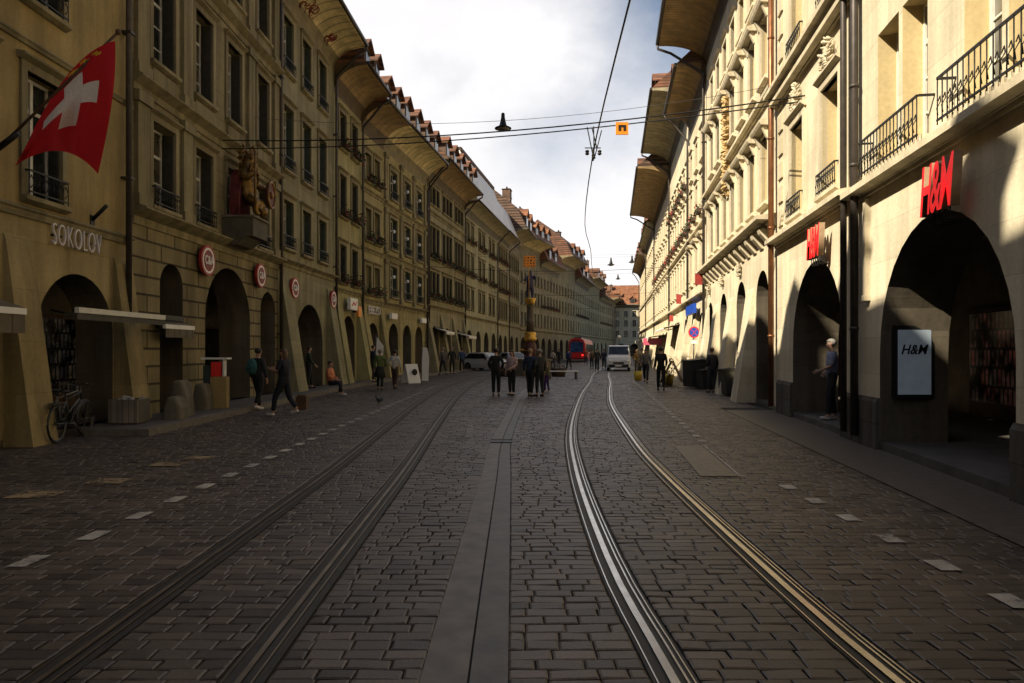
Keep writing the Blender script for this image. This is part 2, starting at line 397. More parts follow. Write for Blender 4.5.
def KX(y): return -7.0 if y > 13.4 else -9.2         # left kerb
def slabX(y): return 3.6 + .117*y                     # edge of the smooth strip by the right houses
def build_setts():
    rng = random.Random(5)
    V = []; Fc = []; tone = []
    y = SY0; row = 0
    while y < SY1:
        h = .120 + rng.uniform(-.010, .010)
        fine = 0
        x0 = (KX(y) if y <= 13.4 else max(KX(y), LX(y)+1.3)) + .02; x1 = slabX(y) if y < 20 else RX(y)-.25
        gaps = []
        for k in RAILS: 
            xx = xat(RAILS[k], y+h/2); gaps.append((xx-.115, xx+.135))
        if y < 29.5: gaps.append((xat(STRIP_L, y+h/2), xat(STRIP_R, y+h/2)))
        gaps.sort()
        spans = []; c = x0
        for a, b in gaps: spans.append((c, a)); c = b
        spans.append((c, x1))
        for a, b in spans:
            x = a
            first = True
            while x < b - .05:
                w = rng.uniform(.155, .265)
                if first: w *= rng.uniform(.45, 1.0); first = False
                if b - (x+w) < .09: w = b - x
                e = x + w
                j = .0045; jv = .0018; z = rng.uniform(-.003, .0025); tx = rng.uniform(-.003,.003); ty = rng.uniform(-.0025,.0025)
                i = len(V)
                jx = [rng.uniform(-.0035,.0035) for _ in range(8)]
                ax, bx, ay, by = x+j, e-j, y+jv, y+h-jv
                c4_ = [(ax+jx[0],ay+jx[1]),(bx+jx[2],ay+jx[3]),(bx+jx[4],by+jx[5]),(ax+jx[6],by+jx[7])]
                s4 = [(-1,-1),(1,-1),(1,1),(-1,1)]
                for (px,py) in c4_: V.append((px,py,-.03))
                for (px,py),(sx,sy) in zip(c4_,s4): V.append((px,py,z-.0055+tx*sx+ty*sy))
                for (px,py),(sx,sy) in zip(c4_,s4): V.append((px-sx*.012,py-sy*.010,z+tx*sx+ty*sy))
                for k in range(4):
                    q = (k+1) % 4
                    Fc.append((i+k,i+q,i+4+q,i+4+k)); Fc.append((i+4+k,i+4+q,i+8+q,i+8+k))
                Fc.append((i+8,i+9,i+10,i+11))
                t = min(1, max(0, rng.gauss(.45,.27)))
                tone.append(t)
                x = e
        y += h; row += 1
    me = bpy.data.meshes.new('street_setts'); me.from_pydata(V, [], Fc); me.materials.append(M['setts'])
    at = me.attributes.new('tone', 'FLOAT', 'FACE')
    at.data.foreach_set('value', [t for t in tone for _ in range(9)])
    me.update()
    tag(link('street_setts', me), kind='structure')
build_setts()
# smooth strip along the right houses and patch
g = MB()
yy = [SY0 + i*.8 for i in range(24)]
for a, b in zip(yy, yy[1:]):
    if b > 20: break
    g.face([(slabX(a)+.01,a,-.002),(RX(a)+.3,a,-.002),(RX(b)+.3,b,-.002),(slabX(b)+.01,b,-.002)])
tag(g.build('asphalt_strip', M['asphalt']), kind='structure')
g = MB(); g.face([(2.45,9.1,.010),(2.94,9.1,.010),(3.26,12.0,.010),(2.78,12.0,.010)])
tag(g.build('asphalt_patch', M['asphalt']), kind='structure')
# concrete drain strip
g = MB()
ml = [a*.45+b*.55 for a, b in zip(STRIP_L, [Vector((xat(STRIP_R,p.y) or 0,p.y,0)) for p in STRIP_L])]
rr = [Vector((xat(STRIP_R,p.y) if xat(STRIP_R,p.y) is not None else 1.0, p.y, 0)) for p in STRIP_L]
for i in range(len(STRIP_L)-1):
    a, b, m0, m1, c, d = STRIP_L[i], STRIP_L[i+1], ml[i], ml[i+1], rr[i], rr[i+1]
    g.face([(a.x,a.y,.0),(m0.x-.006,m0.y,.0),(m1.x-.006,m1.y,.0),(b.x,b.y,.0)], 0)
    g.face([(m0.x+.006,m0.y,-.002),(c.x,c.y,-.002),(d.x,d.y,-.002),(m1.x+.006,m1.y,-.002)], 1)
tag(g.build('drain_strip', [M['concrete'], M['concrete2']]), kind='structure')
gr = MB()
for i in range(11):
    x = -.36 + i*.031; gr.box(x, x+.014, 12.45, 12.85, .002, .014)
gr.box(-.38,-.01,12.42,12.45,.002,.014).box(-.38,-.01,12.85,12.88,.002,.014)
tag(gr.build('drain_grate', M['iron']), 'iron drain grate set in the concrete strip between the tracks', 'drain grate')
# rails
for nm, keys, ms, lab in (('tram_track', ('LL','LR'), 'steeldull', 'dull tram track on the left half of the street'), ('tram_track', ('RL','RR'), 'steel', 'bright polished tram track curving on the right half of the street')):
    base = empty(nm, (0,0,0)); tag(base, lab, 'tram track')
    for k in keys:
        mb = MB()
        ribbon(mb, RAILS[k], -.105, .125, -.006, 1)
        hw = .023 if ms == 'steel' else .016
        ribbon(mb, RAILS[k], -hw, hw, .006, 0)
        ribbon(mb, RAILS[k], .062, .074, .003, 0)
        ribbon(mb, RAILS[k], -.088, -.080, .001, 0)
        if ms == 'steel': ribbon(mb, RAILS[k], .098, .106, .001, 0)
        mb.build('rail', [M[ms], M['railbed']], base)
# painted dashes, then irregular yellow marks
def dash(mb, x, y, l, w, slope, z=.011):
    mb.face([(x-w/2,y,z),(x+w/2,y,z),(x+w/2+slope*l,y+l,z),(x-w/2+slope*l,y+l,z)])
mb = MB(); y = 5.3
while y < 32:
    x = -3.7 + (0 if y < 14 else (y-14)*.012); dash(mb, x-.06 if y < 6 else x, y, .3, .15, 0); y += .75
tag(mb.build('lane_dashes', M['paint']), kind='structure')
mb = MB(); y = 4.45
while y < 9.0: dash(mb, 3.27+.01*(y-4.5), y, .26, .16, .02); y += .76
y = 12.5
while y < 36: dash(mb, 3.42+(y-12.5)*.122, y, .3, .14, .1); y += .75
mb.face([(2.95,9.1,.0115),(2.985,9.1,.0115),(3.315,12.0,.0115),(3.28,12.0,.0115)])
tag(mb.build('parking_dashes', M['paint']), kind='structure')
mb = MB()
for x, y, l, w in ((-5.4,7.75,.42,.5),(-5.05,8.6,.34,.45),(-4.95,9.9,.34,.45),(-4.75,10.5,.3,.42),(-5.9,6.6,.3,.4)): dash(mb, x, y, l, w, 0)
tag(mb.build('bay_marks', M['paintyel']), kind='structure')
# left pavement step
mb = MB()
pts = [(-6.95,13.4),(-7.0,20),(-7.0,28),(-6.75,33),(-6.3,38),(-5.3,44),(-3.9,53),(-2.2,63.5)]
for (xa,ya),(xb,yb) in zip(pts, pts[1:]):
    mb.face([(LX(ya)-.3,ya,.13),(xa-.25,ya,.13),(xb-.25,yb,.13),(LX(yb)-.3,yb,.13)],0)
    mb.face([(xa-.25,ya,.135),(xa,ya,.135),(xb,yb,.135),(xb-.25,yb,.135)],1)
    mb.face([(xa,ya,-.03),(xb,yb,-.03),(xb,yb,.135),(xa,ya,.135)],1)
mb.face([(LX(13.4)-.3,13.4,-.03),(-6.95,13.4,-.03),(-6.95,13.4,.135),(LX(13.4)-.3,13.4,.135)],1)
tag(mb.build('pavement', [M['arcfloor'], M['kerb']]), kind='structure')

# ------------------------------------------------------------------ buildings
def opening_band(mb, x0, x1, z0, z1, cols, m=0, mr=0):
    """wall sheet at y=0 with openings; cols: [xa,xb,[(ox0,ox1,oz0,oz1,arch,depth)]] covering x0..x1"""
    def q(xa, xb, za, zb):
        if xb-xa > 1e-5 and zb-za > 1e-5: mb.face([(xa,0,za),(xb,0,za),(xb,0,zb),(xa,0,zb)], m)
    for xa, xb, ops in cols:
        z = z0
        for (a, b, oa, ob, arch, d) in sorted(ops, key=lambda o: o[2]):
            q(xa, xb, z, oa); q(xa, a, oa, ob); q(b, xb, oa, ob)
            if not arch:
                mb.face([(a,0,oa),(a,d,oa),(a,d,ob),(a,0,ob)], mr); mb.face([(b,0,oa),(b,0,ob),(b,d,ob),(b,d,oa)], mr)
                mb.face([(a,0,ob),(a,d,ob),(b,d,ob),(b,0,ob)], mr)
                if oa > z0+.01: mb.face([(a,0,oa),(b,0,oa),(b,d,oa),(a,d,oa)], mr)
            else:
                r = (b-a)/2; cx = (a+b)/2; rise = min(r, arch*r*2) if arch < .5 else r*2*arch; zs = ob - rise; n = 16
                P = [(cx - r*math.cos(math.pi*k/n), zs + rise*math.sin(math.pi*k/n)) for k in range(n+1)]
                for (pa,za),(pb,zb) in zip(P, P[1:]):
                    pts = [(pa,0,za),(pb,0,zb)]
                    if ob-zb > 1e-5: pts.append((pb,0,ob))
                    if ob-za > 1e-5: pts.append((pa,0,ob))
                    if len(pts) > 2: mb.face(pts, m)
                    mb.face([(pa,0,za),(pa,d,za),(pb,d,zb),(pb,0,zb)], mr)
                mb.face([(a,0,oa),(a,d,oa),(a,d,zs),(a,0,zs)], mr); mb.face([(b,0,oa),(b,0,zs),(b,d,zs),(b,d,oa)], mr)
                if oa > z0+.01: mb.face([(a,0,oa),(b,0,oa),(b,d,oa),(a,d,oa)], mr)
            z = ob
        q(xa, xb, z, z1)

def split_cols(L, ops):
    """ops: [(cx, [openings])] sorted; column limits half way"""
    ops = sorted(ops, key=lambda o: o[0]); cols = []
    for i, (cx, lst) in enumerate(ops):
        xa = 0 if i == 0 else (ops[i-1][0]+cx)/2
        xb = L if i == len(ops)-1 else (ops[i+1][0]+cx)/2
        cols.append((xa, xb, lst))
    return cols

def frame_mesh(w, h, style):
    def f():
        mb = MB(); t = .055; d0, d1 = 0, .06
        mb.box(-w/2, -w/2+t, d0, d1, 0, h).box(w/2-t, w/2, d0, d1, 0, h).box(-w/2+t, w/2-t, d0, d1, 0, t).box(-w/2+t, w/2-t, d0, d1, h-t, h)
        mb.box(-.035, .035, d0-.01, d1, t, h-t)
        if style != 'far':
            for z in ((.36,.68) if h < 2.2 else (.27,.5,.74)):
                for (a, b) in ((-w/2+t, -.036), (.036, w/2-t)):
                    e = .035 if z in (.68,.74) else .014
                    mb.box(a, b, d0+.012, d1-.005, h*z-e, h*z+e)
        return mb.mesh('window_frame', M['wframe'])
    return cached(('fr', round(w,2), round(h,2), style), f)
def pane_mesh(w, h, mt):
    return cached(('pn', round(w,2), round(h,2), mt), lambda: MB().box(-w/2, w/2, .035, .05, .01, h-.01).mesh('pane', M[mt]))
def sill_mesh(w, mt, out=.14):
    return cached(('sl', round(w,2), mt, out), lambda: MB().prism([(-out,-.05),(-out,.03),(.12,.05),(.12,-.10),(-.04,-.10)], -w/2-.14, w/2+.14).mesh('sill', M[mt]))
def surround_mesh(w, h, mt):
    def f():
        mb = MB(); t = .15; p = -.05
        mb.box(-w/2-t, -w/2, p, .10, 0, h+t).box(w/2, w/2+t, p, .10, 0, h+t).box(-w/2, w/2, p, .10, h, h+t)
        mb.prism([(p,h+t+.001),(p-.10,h+t+.07),(p-.10,h+t+.11),(.02,h+t+.14),(.02,h+t+.001)], -w/2-t-.06, w/2+t+.06)
        return mb.mesh('surround', M[mt])
    return cached(('su', round(w,2), round(h,2), mt), f)
def shutter_mesh(w, h, dep, mt):
    def f():
        mb = MB()
        for s in (-1, 1):
            x = s*w/2
            mb.box(min(x, x-s*.035), max(x, x-s*.035), .03, dep-.02, .03, h-.04)
            for k in range(int(h/.12)):
                z = .08+k*.12
                if z < h-.15: mb.box(min(x-s*.035, x-s*.042), max(x-s*.035, x-s*.042), .06, dep-.05, z, z+.05)
        return mb.mesh('shutter', M[mt])
    return cached(('sh', round(w,2), round(h,2), round(dep,2), mt), f)
def railing_mesh(w, h, out):
    def f():
        mb = MB(); z1 = h
        mb.box(-w/2, w/2, -out, -out+.03, z1-.03, z1).box(-w/2, w/2, -out, -out+.025, .05, .075)
        for s in (-1, 1): mb.box(s*w/2-.015, s*w/2+.015, -out+.03, .02, z1-.03, z1)
        n = max(3, int(w/.13))
        for k in range(n+1):
            x = -w/2+.01 + (w-.02)*k/n
            mb.tube([(x,-out+.012,.0),(x,-out+.012,z1)], .009, 4)
        for k in range(n):
            x = -w/2 + w*(k+.5)/n
            mb.tube([(x-.04,-out+.012,.12),(x,-out-.02,.2),(x+.035,-out+.012,.28),(x,-out+.02,.36),(x-.035,-out+.012,.3)], .008, 4)
        return mb.mesh('railing', M['iron'])
    return cached(('ra', round(w,2), round(h,2), out), f)
def flower_mesh(w, seed, red=.25):
    def f():
        rng = random.Random(seed); mb = MB()
        mb.prism([(-.30,.02),(-.32,.2),(-.12,.2),(-.12,.02)], -w/2, w/2, 2)
        for k in range(int(90*w)):
            x = rng.uniform(-w/2-.05, w/2+.05); z = .16+abs(rng.gauss(0,.13)); y = -.24 + rng.gauss(0,.09)
            if rng.random() < .3: z = rng.uniform(-.18,.2); y = -.33 - rng.random()*.08
            s = rng.uniform(.03,.07); a = rng.uniform(0,6.3); b = rng.uniform(-1,1)
            u = Vector((math.cos(a), math.sin(a)*.6, b)).normalized()*s; v = Vector((-math.sin(a), math.cos(a), rng.uniform(-1,1))).normalized()*s
            c = Vector((x,y,z)); mi = 1 if rng.random() < red else 0
            mb.face([c-u-v*.4, c-v, c+u-v*.2, c+u*.6+v, c-u*.5+v], mi)
        return mb.mesh('flower_box', [M['leaf'], M['bloom'], M['planter']])
    return cached(('fl', round(w,1), seed), f)
def hood_mesh(w, mt):
    def f():
        mb = MB(); a = w/2+.22
        mb.prism([(0,0),(-.26,.02),(-.30,.08),(-.32,.14),(0,.24)], -a, a)
        for s in (-1,1): mb.prism([(-.001,-.40),(-.08,-.32),(-.20,-.05),(-.22,-.002),(-.001,-.002)], s*(a-.16)-.06, s*(a-.16)+.06)
        return mb.mesh('hood', M[mt])
    return cached(('ho', round(w,2), mt), f)

class Bld:
    def __init__(s, label, p0, p1, wall, trim, low=None, group=None, name='town_house'):
        s.p0 = Vector((p0[0],p0[1],0)); s.p1 = Vector((p1[0],p1[1],0)); d = s.p1-s.p0
        s.L = d.length; s.ang = math.atan2(d.y, d.x); s.d = d.normalized(); s.n = Vector((-s.d.y, s.d.x, 0))   # n points inward
        s.o = empty(name, s.p0, s.ang); tag(s.o, label, 'building', group)
        s.wall, s.trim, s.low = wall, trim, low or wall
    def W(s, x, y, z): return s.p0 + s.d*x + s.n*y + Vector((0,0,z))
    def part(s, name, mb, mats, parent=None):
        return mb.build(name, mats, parent or s.o)
    def shell(s, zc, zt, arches, wins, rows, D=9.0, dep=.32, athick=.9, zg=None):
        """arches: (cx,w,ztop,arch factor); wins: (cx,w); rows: (z0,z1[,arch])"""
        mb = MB(); L = s.L
        lo = [(cx, [(cx-w/2, cx+w/2, (0 if len(rest) < 2 else rest[1]), zt_, rest[0], athick)]) for cx, w, zt_, *rest in arches]
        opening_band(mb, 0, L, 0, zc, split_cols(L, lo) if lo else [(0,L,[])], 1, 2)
        up = [(cx, [(cx-w/2, cx+w/2, r[0], r[1], 0, dep) for r in rows]) for cx, w in wins]
        opening_band(mb, 0, L, zc, zt, split_cols(L, up) if up else [(0,L,[])], 0, 3 if s.trimkey == 'trimR' else 0)
        # flanks, back
        e = .004; zr = zt + .2
        mb.face([(e,0,0+zc),(e,0,zr),(e,D,zr),(e,D,zc)],0); mb.face([(L-e,0,zc),(L-e,D,zc),(L-e,D,zr),(L-e,0,zr)],0)
        mb.face([(0,D,0),(0,D,zr),(L,D,zr),(L,D,0)],0)
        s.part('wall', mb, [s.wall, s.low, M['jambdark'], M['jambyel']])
        s.zc, s.zt, s.D = zc, zt, D
        # dark interior so panes never look into an empty shell
        mb = MB(); mb.box(.05, L-.05, dep+.35, D-.3, zc+.02, zt)
        s.part('interior', mb, M['black'])
    def arcade(s, depth=3.6, zceil=None, h=.13, glow=()):
        L = s.L; zc = zceil or s.zc-.25; mb = MB()
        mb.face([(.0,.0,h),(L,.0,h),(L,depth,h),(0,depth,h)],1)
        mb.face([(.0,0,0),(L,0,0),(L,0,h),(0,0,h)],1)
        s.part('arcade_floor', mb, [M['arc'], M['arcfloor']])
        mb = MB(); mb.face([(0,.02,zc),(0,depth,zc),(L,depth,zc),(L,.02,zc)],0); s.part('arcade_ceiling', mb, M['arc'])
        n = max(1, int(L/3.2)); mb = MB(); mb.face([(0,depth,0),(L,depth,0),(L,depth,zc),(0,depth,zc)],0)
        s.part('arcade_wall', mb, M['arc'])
        for k in range(n):
            x = (k+.5)*L/n; w = min(2.3, L/n-.6)
            sf = MB().box(x-w/2-.07,x+w/2+.07,depth-.08,depth-.005,h+.001,h+2.45); ob = s.part('shop_front', sf, M['woodbrown'])
            p = MB().box(x-w/2,x+w/2,depth-.10,depth-.085,h+.35,h+2.35)
            p.build('pane', M['shopglow%d' % glow[k]] if k < len(glow) and glow[k] else (M['shopglow4'] if k % 2 else M['glass']), ob)
    def windows(s, wins, rows, dep=.32, style='full', pane='glass', sur=True, shutter=None, flowers=(), rail=None, hood=(), red=.25, seed=0, bx=.03):
        for ri, r in enumerate(rows):
            for wi, (cx, w) in enumerate(wins):
                h = r[1]-r[0]
                o = link('window', frame_mesh(w, h, style), s.o, (cx, dep-.07, r[0]))
                link('pane', pane_mesh(w, h, ('glass','glass','glassC','glass','glassD')[(ri*7+wi*3+int(s.L*10)) % 5]), o)
                link('sill', sill_mesh(w, s.trimkey), o, (0, -(dep-.07), 0))
                if sur: link('surround', surround_mesh(w, h, s.trimkey), o, (0, -(dep-.07), 0))
                if shutter and style == 'full': link('shutter', shutter_mesh(w, h, dep-.07, shutter), o, (0, -(dep-.07), 0))
                if rail and (ri in rail): link('railing', railing_mesh(w+.12, .45, .13), o, (0, -(dep-.07), .04))
                if ri in flowers: link('flower_box', flower_mesh(w, (seed+wi+ri) % 5, red), o, (0, -(dep-.07), .0))
                if ri in hood: link('hood', hood_mesh(w, s.trimkey), o, (0, -(dep-.07), h+.12))
    def cornice(s, z, out=.22, h=.3, x0=0, x1=None, name='cornice'):
        x1 = s.L if x1 is None else x1
        prof = [(.05,z-h),(-.04,z-h),(-.06,z-h*.55),(-out*.6,z-h*.35),(-out,z-h*.12),(-out,z),(0.0,z+.06),(.05,z+.06)]
        if s.trimkey == 'trimR': prof = [(.05,z-h),(-.06,z-h),(-.06,z-h*.72),(-out*.45,z-h*.70),(-out*.45,z-.13),(-out*1.25,z-.115),(-out*1.25,z-.01),(0.0,z+.05),(.05,z+.05)]
        s.part(name, MB().prism(prof, x0+.002, x1-.002), s.trim)
    def pilaster(s, x, w, z0, z1, p=.10, name='pilaster'):
        mb = MB(); mb.box(x-w/2, x+w/2, -p, .03, z0+.25, z1-.25)
        mb.box(x-w/2-.05, x+w/2+.05, -p-.05, .03, z0, z0+.249); mb.box(x-w/2-.06, x+w/2+.06, -p-.06, .03, z1-.249, z1)
        s.part(name, mb, s.trim)
    def buttress(s, x0, x1, zt, out, mat=None):
        mb = MB(); mb.prism([(.03,0),(-out,0),(-out*.86,.5),(-.05,zt-.12),(.0,zt),(.03,zt)], x0, x1)
        s.part('buttress', mb, mat or s.low)
    def roof(s, zg, over, cove, tile, slope=.9, D=None, ridge=None, mansard=None, x0=0, x1=None, pipes=(), pm='zinc', zpipe=.15):
        D = D or s.D; L = s.L; x1 = L if x1 is None else x1; zt = s.zt; e = .003
        n = 9; prof = []
        for k in range(n+1):
            t = math.pi/2*k/n; prof.append((-over*(1-math.cos(t)), zt + (zg-zt)*math.sin(t)))
        prof += [(-over, zg+.14), (.06, zg+.14), (.06, zt)]
        ev = s.part('eave', MB().prism(prof, x0+e, x1-e), cove)
        mb = MB(); mb.tube([(x0+.01,-over-.07,zg+.10),(x1-.01,-over-.07,zg+.10)], .085, 8)
        mb.build('gutter', M[pm], ev)
        yr = (D-over)/2 if ridge is None else ridge
        z0 = zg+.15
        if mansard:
            hm, km = mansard
            ym = -over+.1+hm/km
            zr = z0 + hm + (yr-ym)*slope
            pr = [(-over+.05,z0),(ym,z0+hm),(yr,zr),(D+.6,z0),(D+.3,z0-.05),(-over+.15,z0-.005)]
        else:
            zr = z0 + (yr+over)*slope
            pr = [(-over-.02,z0),(yr,zr),(D+.6,z0),(D+.3,z0-.05),(-over+.1,z0-.01)]
        s.zg, s.over, s.slope, s.zr, s.yr = zg, over, slope, zr, yr
        s.rf = s.part('roof', MB().prism(pr, x0+e, x1-e), tile)
        for x in pipes:
            mb = MB(); mb.tube([(x,-over-.06,zg+.06),(x,-over-.04,zg-.18),(x,-over*.75,zg-.42),(x,-.14,zt-.35),(x,-.14,zt-1.0),(x,-.14,zpipe)], .065, 8)
            for z in (2.2,5.4,8.6,11.4): mb.box(x-.085,x+.085,-.23,.01,z,z+.05)
            s.part('downpipe', mb, M[pm])
    def dormer(s, x, w=1.0, h=1.0, back=.35, tile=None):
        y0 = -s.over + back; z0 = s.zg+.15 + back*s.slope - .1; zt = z0+h+.1
        dep = (h+.1)/s.slope + .3
        o = s.part('dormer', MB().box(x-w/2, x+w/2, y0, y0+dep, z0, zt), M['woodbrown'])
        mb = MB(); mb.prism([(x-w/2-.18, zt-.05),(x, zt+w*.5),(x+w/2+.18, zt-.05),(x+w/2+.18,zt-.13),(x,zt+w*.5-.1),(x-w/2-.18,zt-.13)], y0-.2, y0+dep+.9, axis='y')
        mb.face([(x-w/2, y0+.02, zt-.05),(x+w/2,y0+.02,zt-.05),(x,y0+.02,zt+w*.5-.08)])
        mb.build('dormer_roof', tile or M['tile'], o)
        mb = MB().box(x-w*.34, x+w*.34, y0-.03, y0-.002, z0+.18, zt-.1); mb.build('pane', M['glass'], o)
    def chimney(s, x, y, w=.6, h=1.6, mat=None):
        zb = s.zg + (y+s.over)*s.slope - .3 if y < s.yr else s.zr - (y-s.yr)*s.slope - .3
        mb = MB(); mb.box(x-w/2,x+w/2,y-w*.4,y+w*.4,zb,zb+h+.3); mb.box(x-w/2-.07,x+w/2+.07,y-w*.4-.07,y+w*.4+.07,zb+h+.301,zb+h+.4)
        for t in (-.18,.18): mb.lathe([(.09,0),(.09,.3),(.07,.32)], 8, 0, (x+t*w,y,zb+h+.4))
        mb.build('chimney', mat or M['tile'], s.rf)

for i, (c, e) in enumerate((((.75,.45,.14),.9),((.55,.06,.08),.25),((.8,.66,.4),.35),((.16,.11,.06),.05),((.20,.07,.04),.06))):
    M['shopglow%d' % (i+1)] = plain('lit_shop_window', c, .3, var=.9, scale=4.5, emit=e)

def bl(key, label, p0, p1, wall, trim='trimL', low=None, group='houses along the left side of the street', name='arcaded_house'):
    b = Bld(label, p0, p1, M[wall], M[trim], M[low] if low else None, group, name); b.trimkey = trim
    return b
GL = 'houses along the left side of the street'; GR = 'houses along the right side of the street'

def display_mat(name, c1, c2, e):
    m, nt, b = newmat(name); L = nt.links
    tc = N(nt, 'ShaderNodeTexCoord'); sep = N(nt, 'ShaderNodeSeparateXYZ'); L.new(tc.outputs['Object'], sep.inputs[0]); cmb = N(nt, 'ShaderNodeCombineXYZ'); L.new(sep.outputs[0], cmb.inputs[0]); L.new(sep.outputs[2], cmb.inputs[1])
    br = N(nt, 'ShaderNodeTexBrick', Scale=1.0); L.new(cmb.outputs[0], br.inputs['Vector']); br.inputs['Brick Width'].default_value = .17; br.inputs['Row Height'].default_value = .42; br.inputs['Mortar Size'].default_value = .045; br.inputs['Mortar Smooth'].default_value = .6
    br.inputs['Color1'].default_value = c4(c1); br.inputs['Color2'].default_value = c4(c2); br.inputs['Mortar'].default_value = (.006,.005,.004,1)
    n1 = N(nt, 'ShaderNodeTexNoise', Scale=3.5, Detail=5.0); L.new(tc.outputs['Object'], n1.inputs['Vector'])
    c = mixrgb(nt, br.outputs['Color'], ramp(nt, n1.outputs['Fac'], .38, .68), 1.0, 'MULTIPLY')
    L.new(c, b.inputs['Base Color']); b.inputs['Roughness'].default_value = .12; L.new(c, b.inputs['Emission Color']); b.inputs['Emission Strength'].default_value = e
    return m
M['shopglow4'] = display_mat('dim_shop_display', (.10,.075,.045), (.03,.03,.034), .10)
M['shopglow5'] = display_mat('dim_red_shop_display', (.12,.03,.022), (.05,.04,.03), .12)
M['shopglow3'] = display_mat('bright_shop_display', (.8,.66,.4), (.4,.3,.16), .5)
# ---- behind the camera on the left (shades the street)
b = bl('lb', 'ochre arcaded house behind the viewer at the near end of the left side', (-9.0,-34), (-8.81,-2.0), 'l0')
aw = [(3+4.1*i, 2.6, 3.2, .5) for i in range(8)]; ww = [(1.6+2.6*i, 1.0) for i in range(12)]
b.shell(4.2, 13.4, aw, ww, [(4.6,6.8),(7.9,10.2),(11.3,13.0)]); b.arcade(); b.windows(ww, [(4.6,6.8),(7.9,10.2),(11.3,13.2)], style='far'); b.roof(14.2, 1.4, M['cove_y'], M['tiledark'], .88)
for x in (5,9.5,14,18.5,23): b.dormer(x, 1.2, 1.1)
for x in (9.3, 19.3): b.chimney(x, 2.0, .8, 1.5)

# ---- L0 yellow plaster house with the flag
b = L0 = bl('l0', 'yellow ochre plastered house with battered piers carrying the flag and jeweller lettering', (-8.81,-2.0), (-8.56,15.75), 'l0', low='l0low')
aw = [(1.4,2.3,3.1,.5),(4.9,2.3,3.1,.5),(8.4,2.3,3.1,.5),(12.35,2.2,3.15,.5),(15.85,2.35,3.15,.5)]
ww = [(1.9+1.85*i, .95) for i in range(8)]
rows = [(4.35,6.6),(7.85,10.2),(11.3,13.3)]
b.shell(4.0, 13.9, aw, ww, rows, athick=.8, dep=.3); b.arcade(glow=(4,4,0,4,5)); b.windows(ww, rows, dep=.3, shutter='shutter', rail=(0,1))
for x0, x1 in ((2.7,3.5),(6.2,7.0),(9.7,10.5),(13.85,14.5),(17.05,17.7)): b.buttress(x0, x1, 3.65, .52)
b.cornice(4.15, .10, .16); b.cornice(7.15, .06, .10)
b.roof(14.7, 1.4, M['cove_y'], M['tile'], .88, pipes=(17.4,), pm='pipe_dark')
for x in (2.5,6.5,10.5,14.5): b.dormer(x, 1.1, 1.0)
b.chimney(12.6, 1.8, .8, 1.4); b.chimney(4.4, 2.2, .8, 1.6)

# ---- L1 rusticated baroque house
b = L1 = bl('l1', 'olive sandstone house with pilasters and rusticated arcade hung with round red signs', (-8.56,15.75), (-8.42,25.2), 'l1', low='l1low')
aw = [(1.8,1.15,3.8,.5),(5.25,3.2,4.1,.5),(8.45,1.4,3.65,.5)]
ww = [(1.4,1.08),(3.55,1.05),(5.6,1.05),(7.95,1.05)]; rows = [(5.05,7.1),(8.5,10.85),(12.2,14.0)]
b.shell(4.6, 14.9, aw, ww, rows, athick=1.0, dep=.38); b.arcade(glow=(4,5,4)); b.windows(ww, rows, dep=.38, shutter='shutter', rail=(0,))
b.cornice(4.9, .34, .38); b.cornice(7.9, .26, .34); b.cornice(11.65, .26, .34); b.cornice(14.9, .2, .3)
for x in (.35,2.5,6.8,9.1):
    b.pilaster(x, .5, 4.96, 7.55); b.pilaster(x, .5, 7.96, 11.3); b.pilaster(x, .5, 11.72, 14.55)
for x in (1.4,3.55,5.6,7.95):
    for z0 in (8.02, 11.78): b.part('apron_panel', MB().box(x-.55,x+.55,-.06,.02,z0,z0+.34), b.trim)
b.roof(15.9, 1.4, M['cove_g'], M['tile'], .88, pipes=(9.38,), pm='pipe_dark')
b.chimney(3.0, 1.5, .8, 1.5); b.dormer(5.2, 1.2, 1.1)
b.part('console', MB().prism([(0,4.72),(-.45,4.75),(-.72,4.98),(-.92,5.0),(-.92,5.535),(0,5.535)], 4.72, 5.88), plain('dark_console_stone', (.10,.085,.055), .85, var=.35, scale=3))

# ---- L2
b = L2 = bl('l2', 'grey green sandstone house with wide arch below a broad pale coved eave', (-8.42,25.2), (-8.1,31.9), 'l2')
ww = [(.95,1.0),(2.95,1.0),(4.95,1.0)]; rows = [(5.4,7.2),(8.3,10.7),(11.95,14.0)]
b.shell(4.75, 14.4, [(3.4,3.3,3.5,.5)], ww, rows, athick=1.0); b.arcade(glow=(0,0)); b.windows(ww, rows, shutter='shuttergreen', rail=(0,1,2))
b.cornice(5.0, .22, .26); b.buttress(.15,1.15,4.4,.75); b.buttress(5.6,6.45,4.4,.75)
b.roof(15.4, 1.45, M['cove_y'], M['tile'], .88, pipes=(6.6,), pm='pipe_dark'); b.chimney(2.0, 2.0, .7, 1.3)
# painted ornaments of the cove
for cx in (2.2, 4.9):
    mb = MB(); rng = random.Random(int(cx*10))
    for k in range(9):
        a0 = rng.uniform(0,6.3); x = cx + rng.uniform(-.5,.5); t0 = .75 + rng.uniform(-.12,.12); pts = []
        for q in range(7):
            a = a0+q*.75; r = .05+.028*q; t = t0 + r*math.sin(a)*.9
            t = min(1.45, max(.3, t)); pts.append((x+r*math.cos(a)*1.3, -1.45*(1-math.cos(t))-.012, 14.4+1.0*math.sin(t)-.02))
        mb.tube(pts, .018, 4)
    b.part('painted_ornament', mb, M['darkred'])

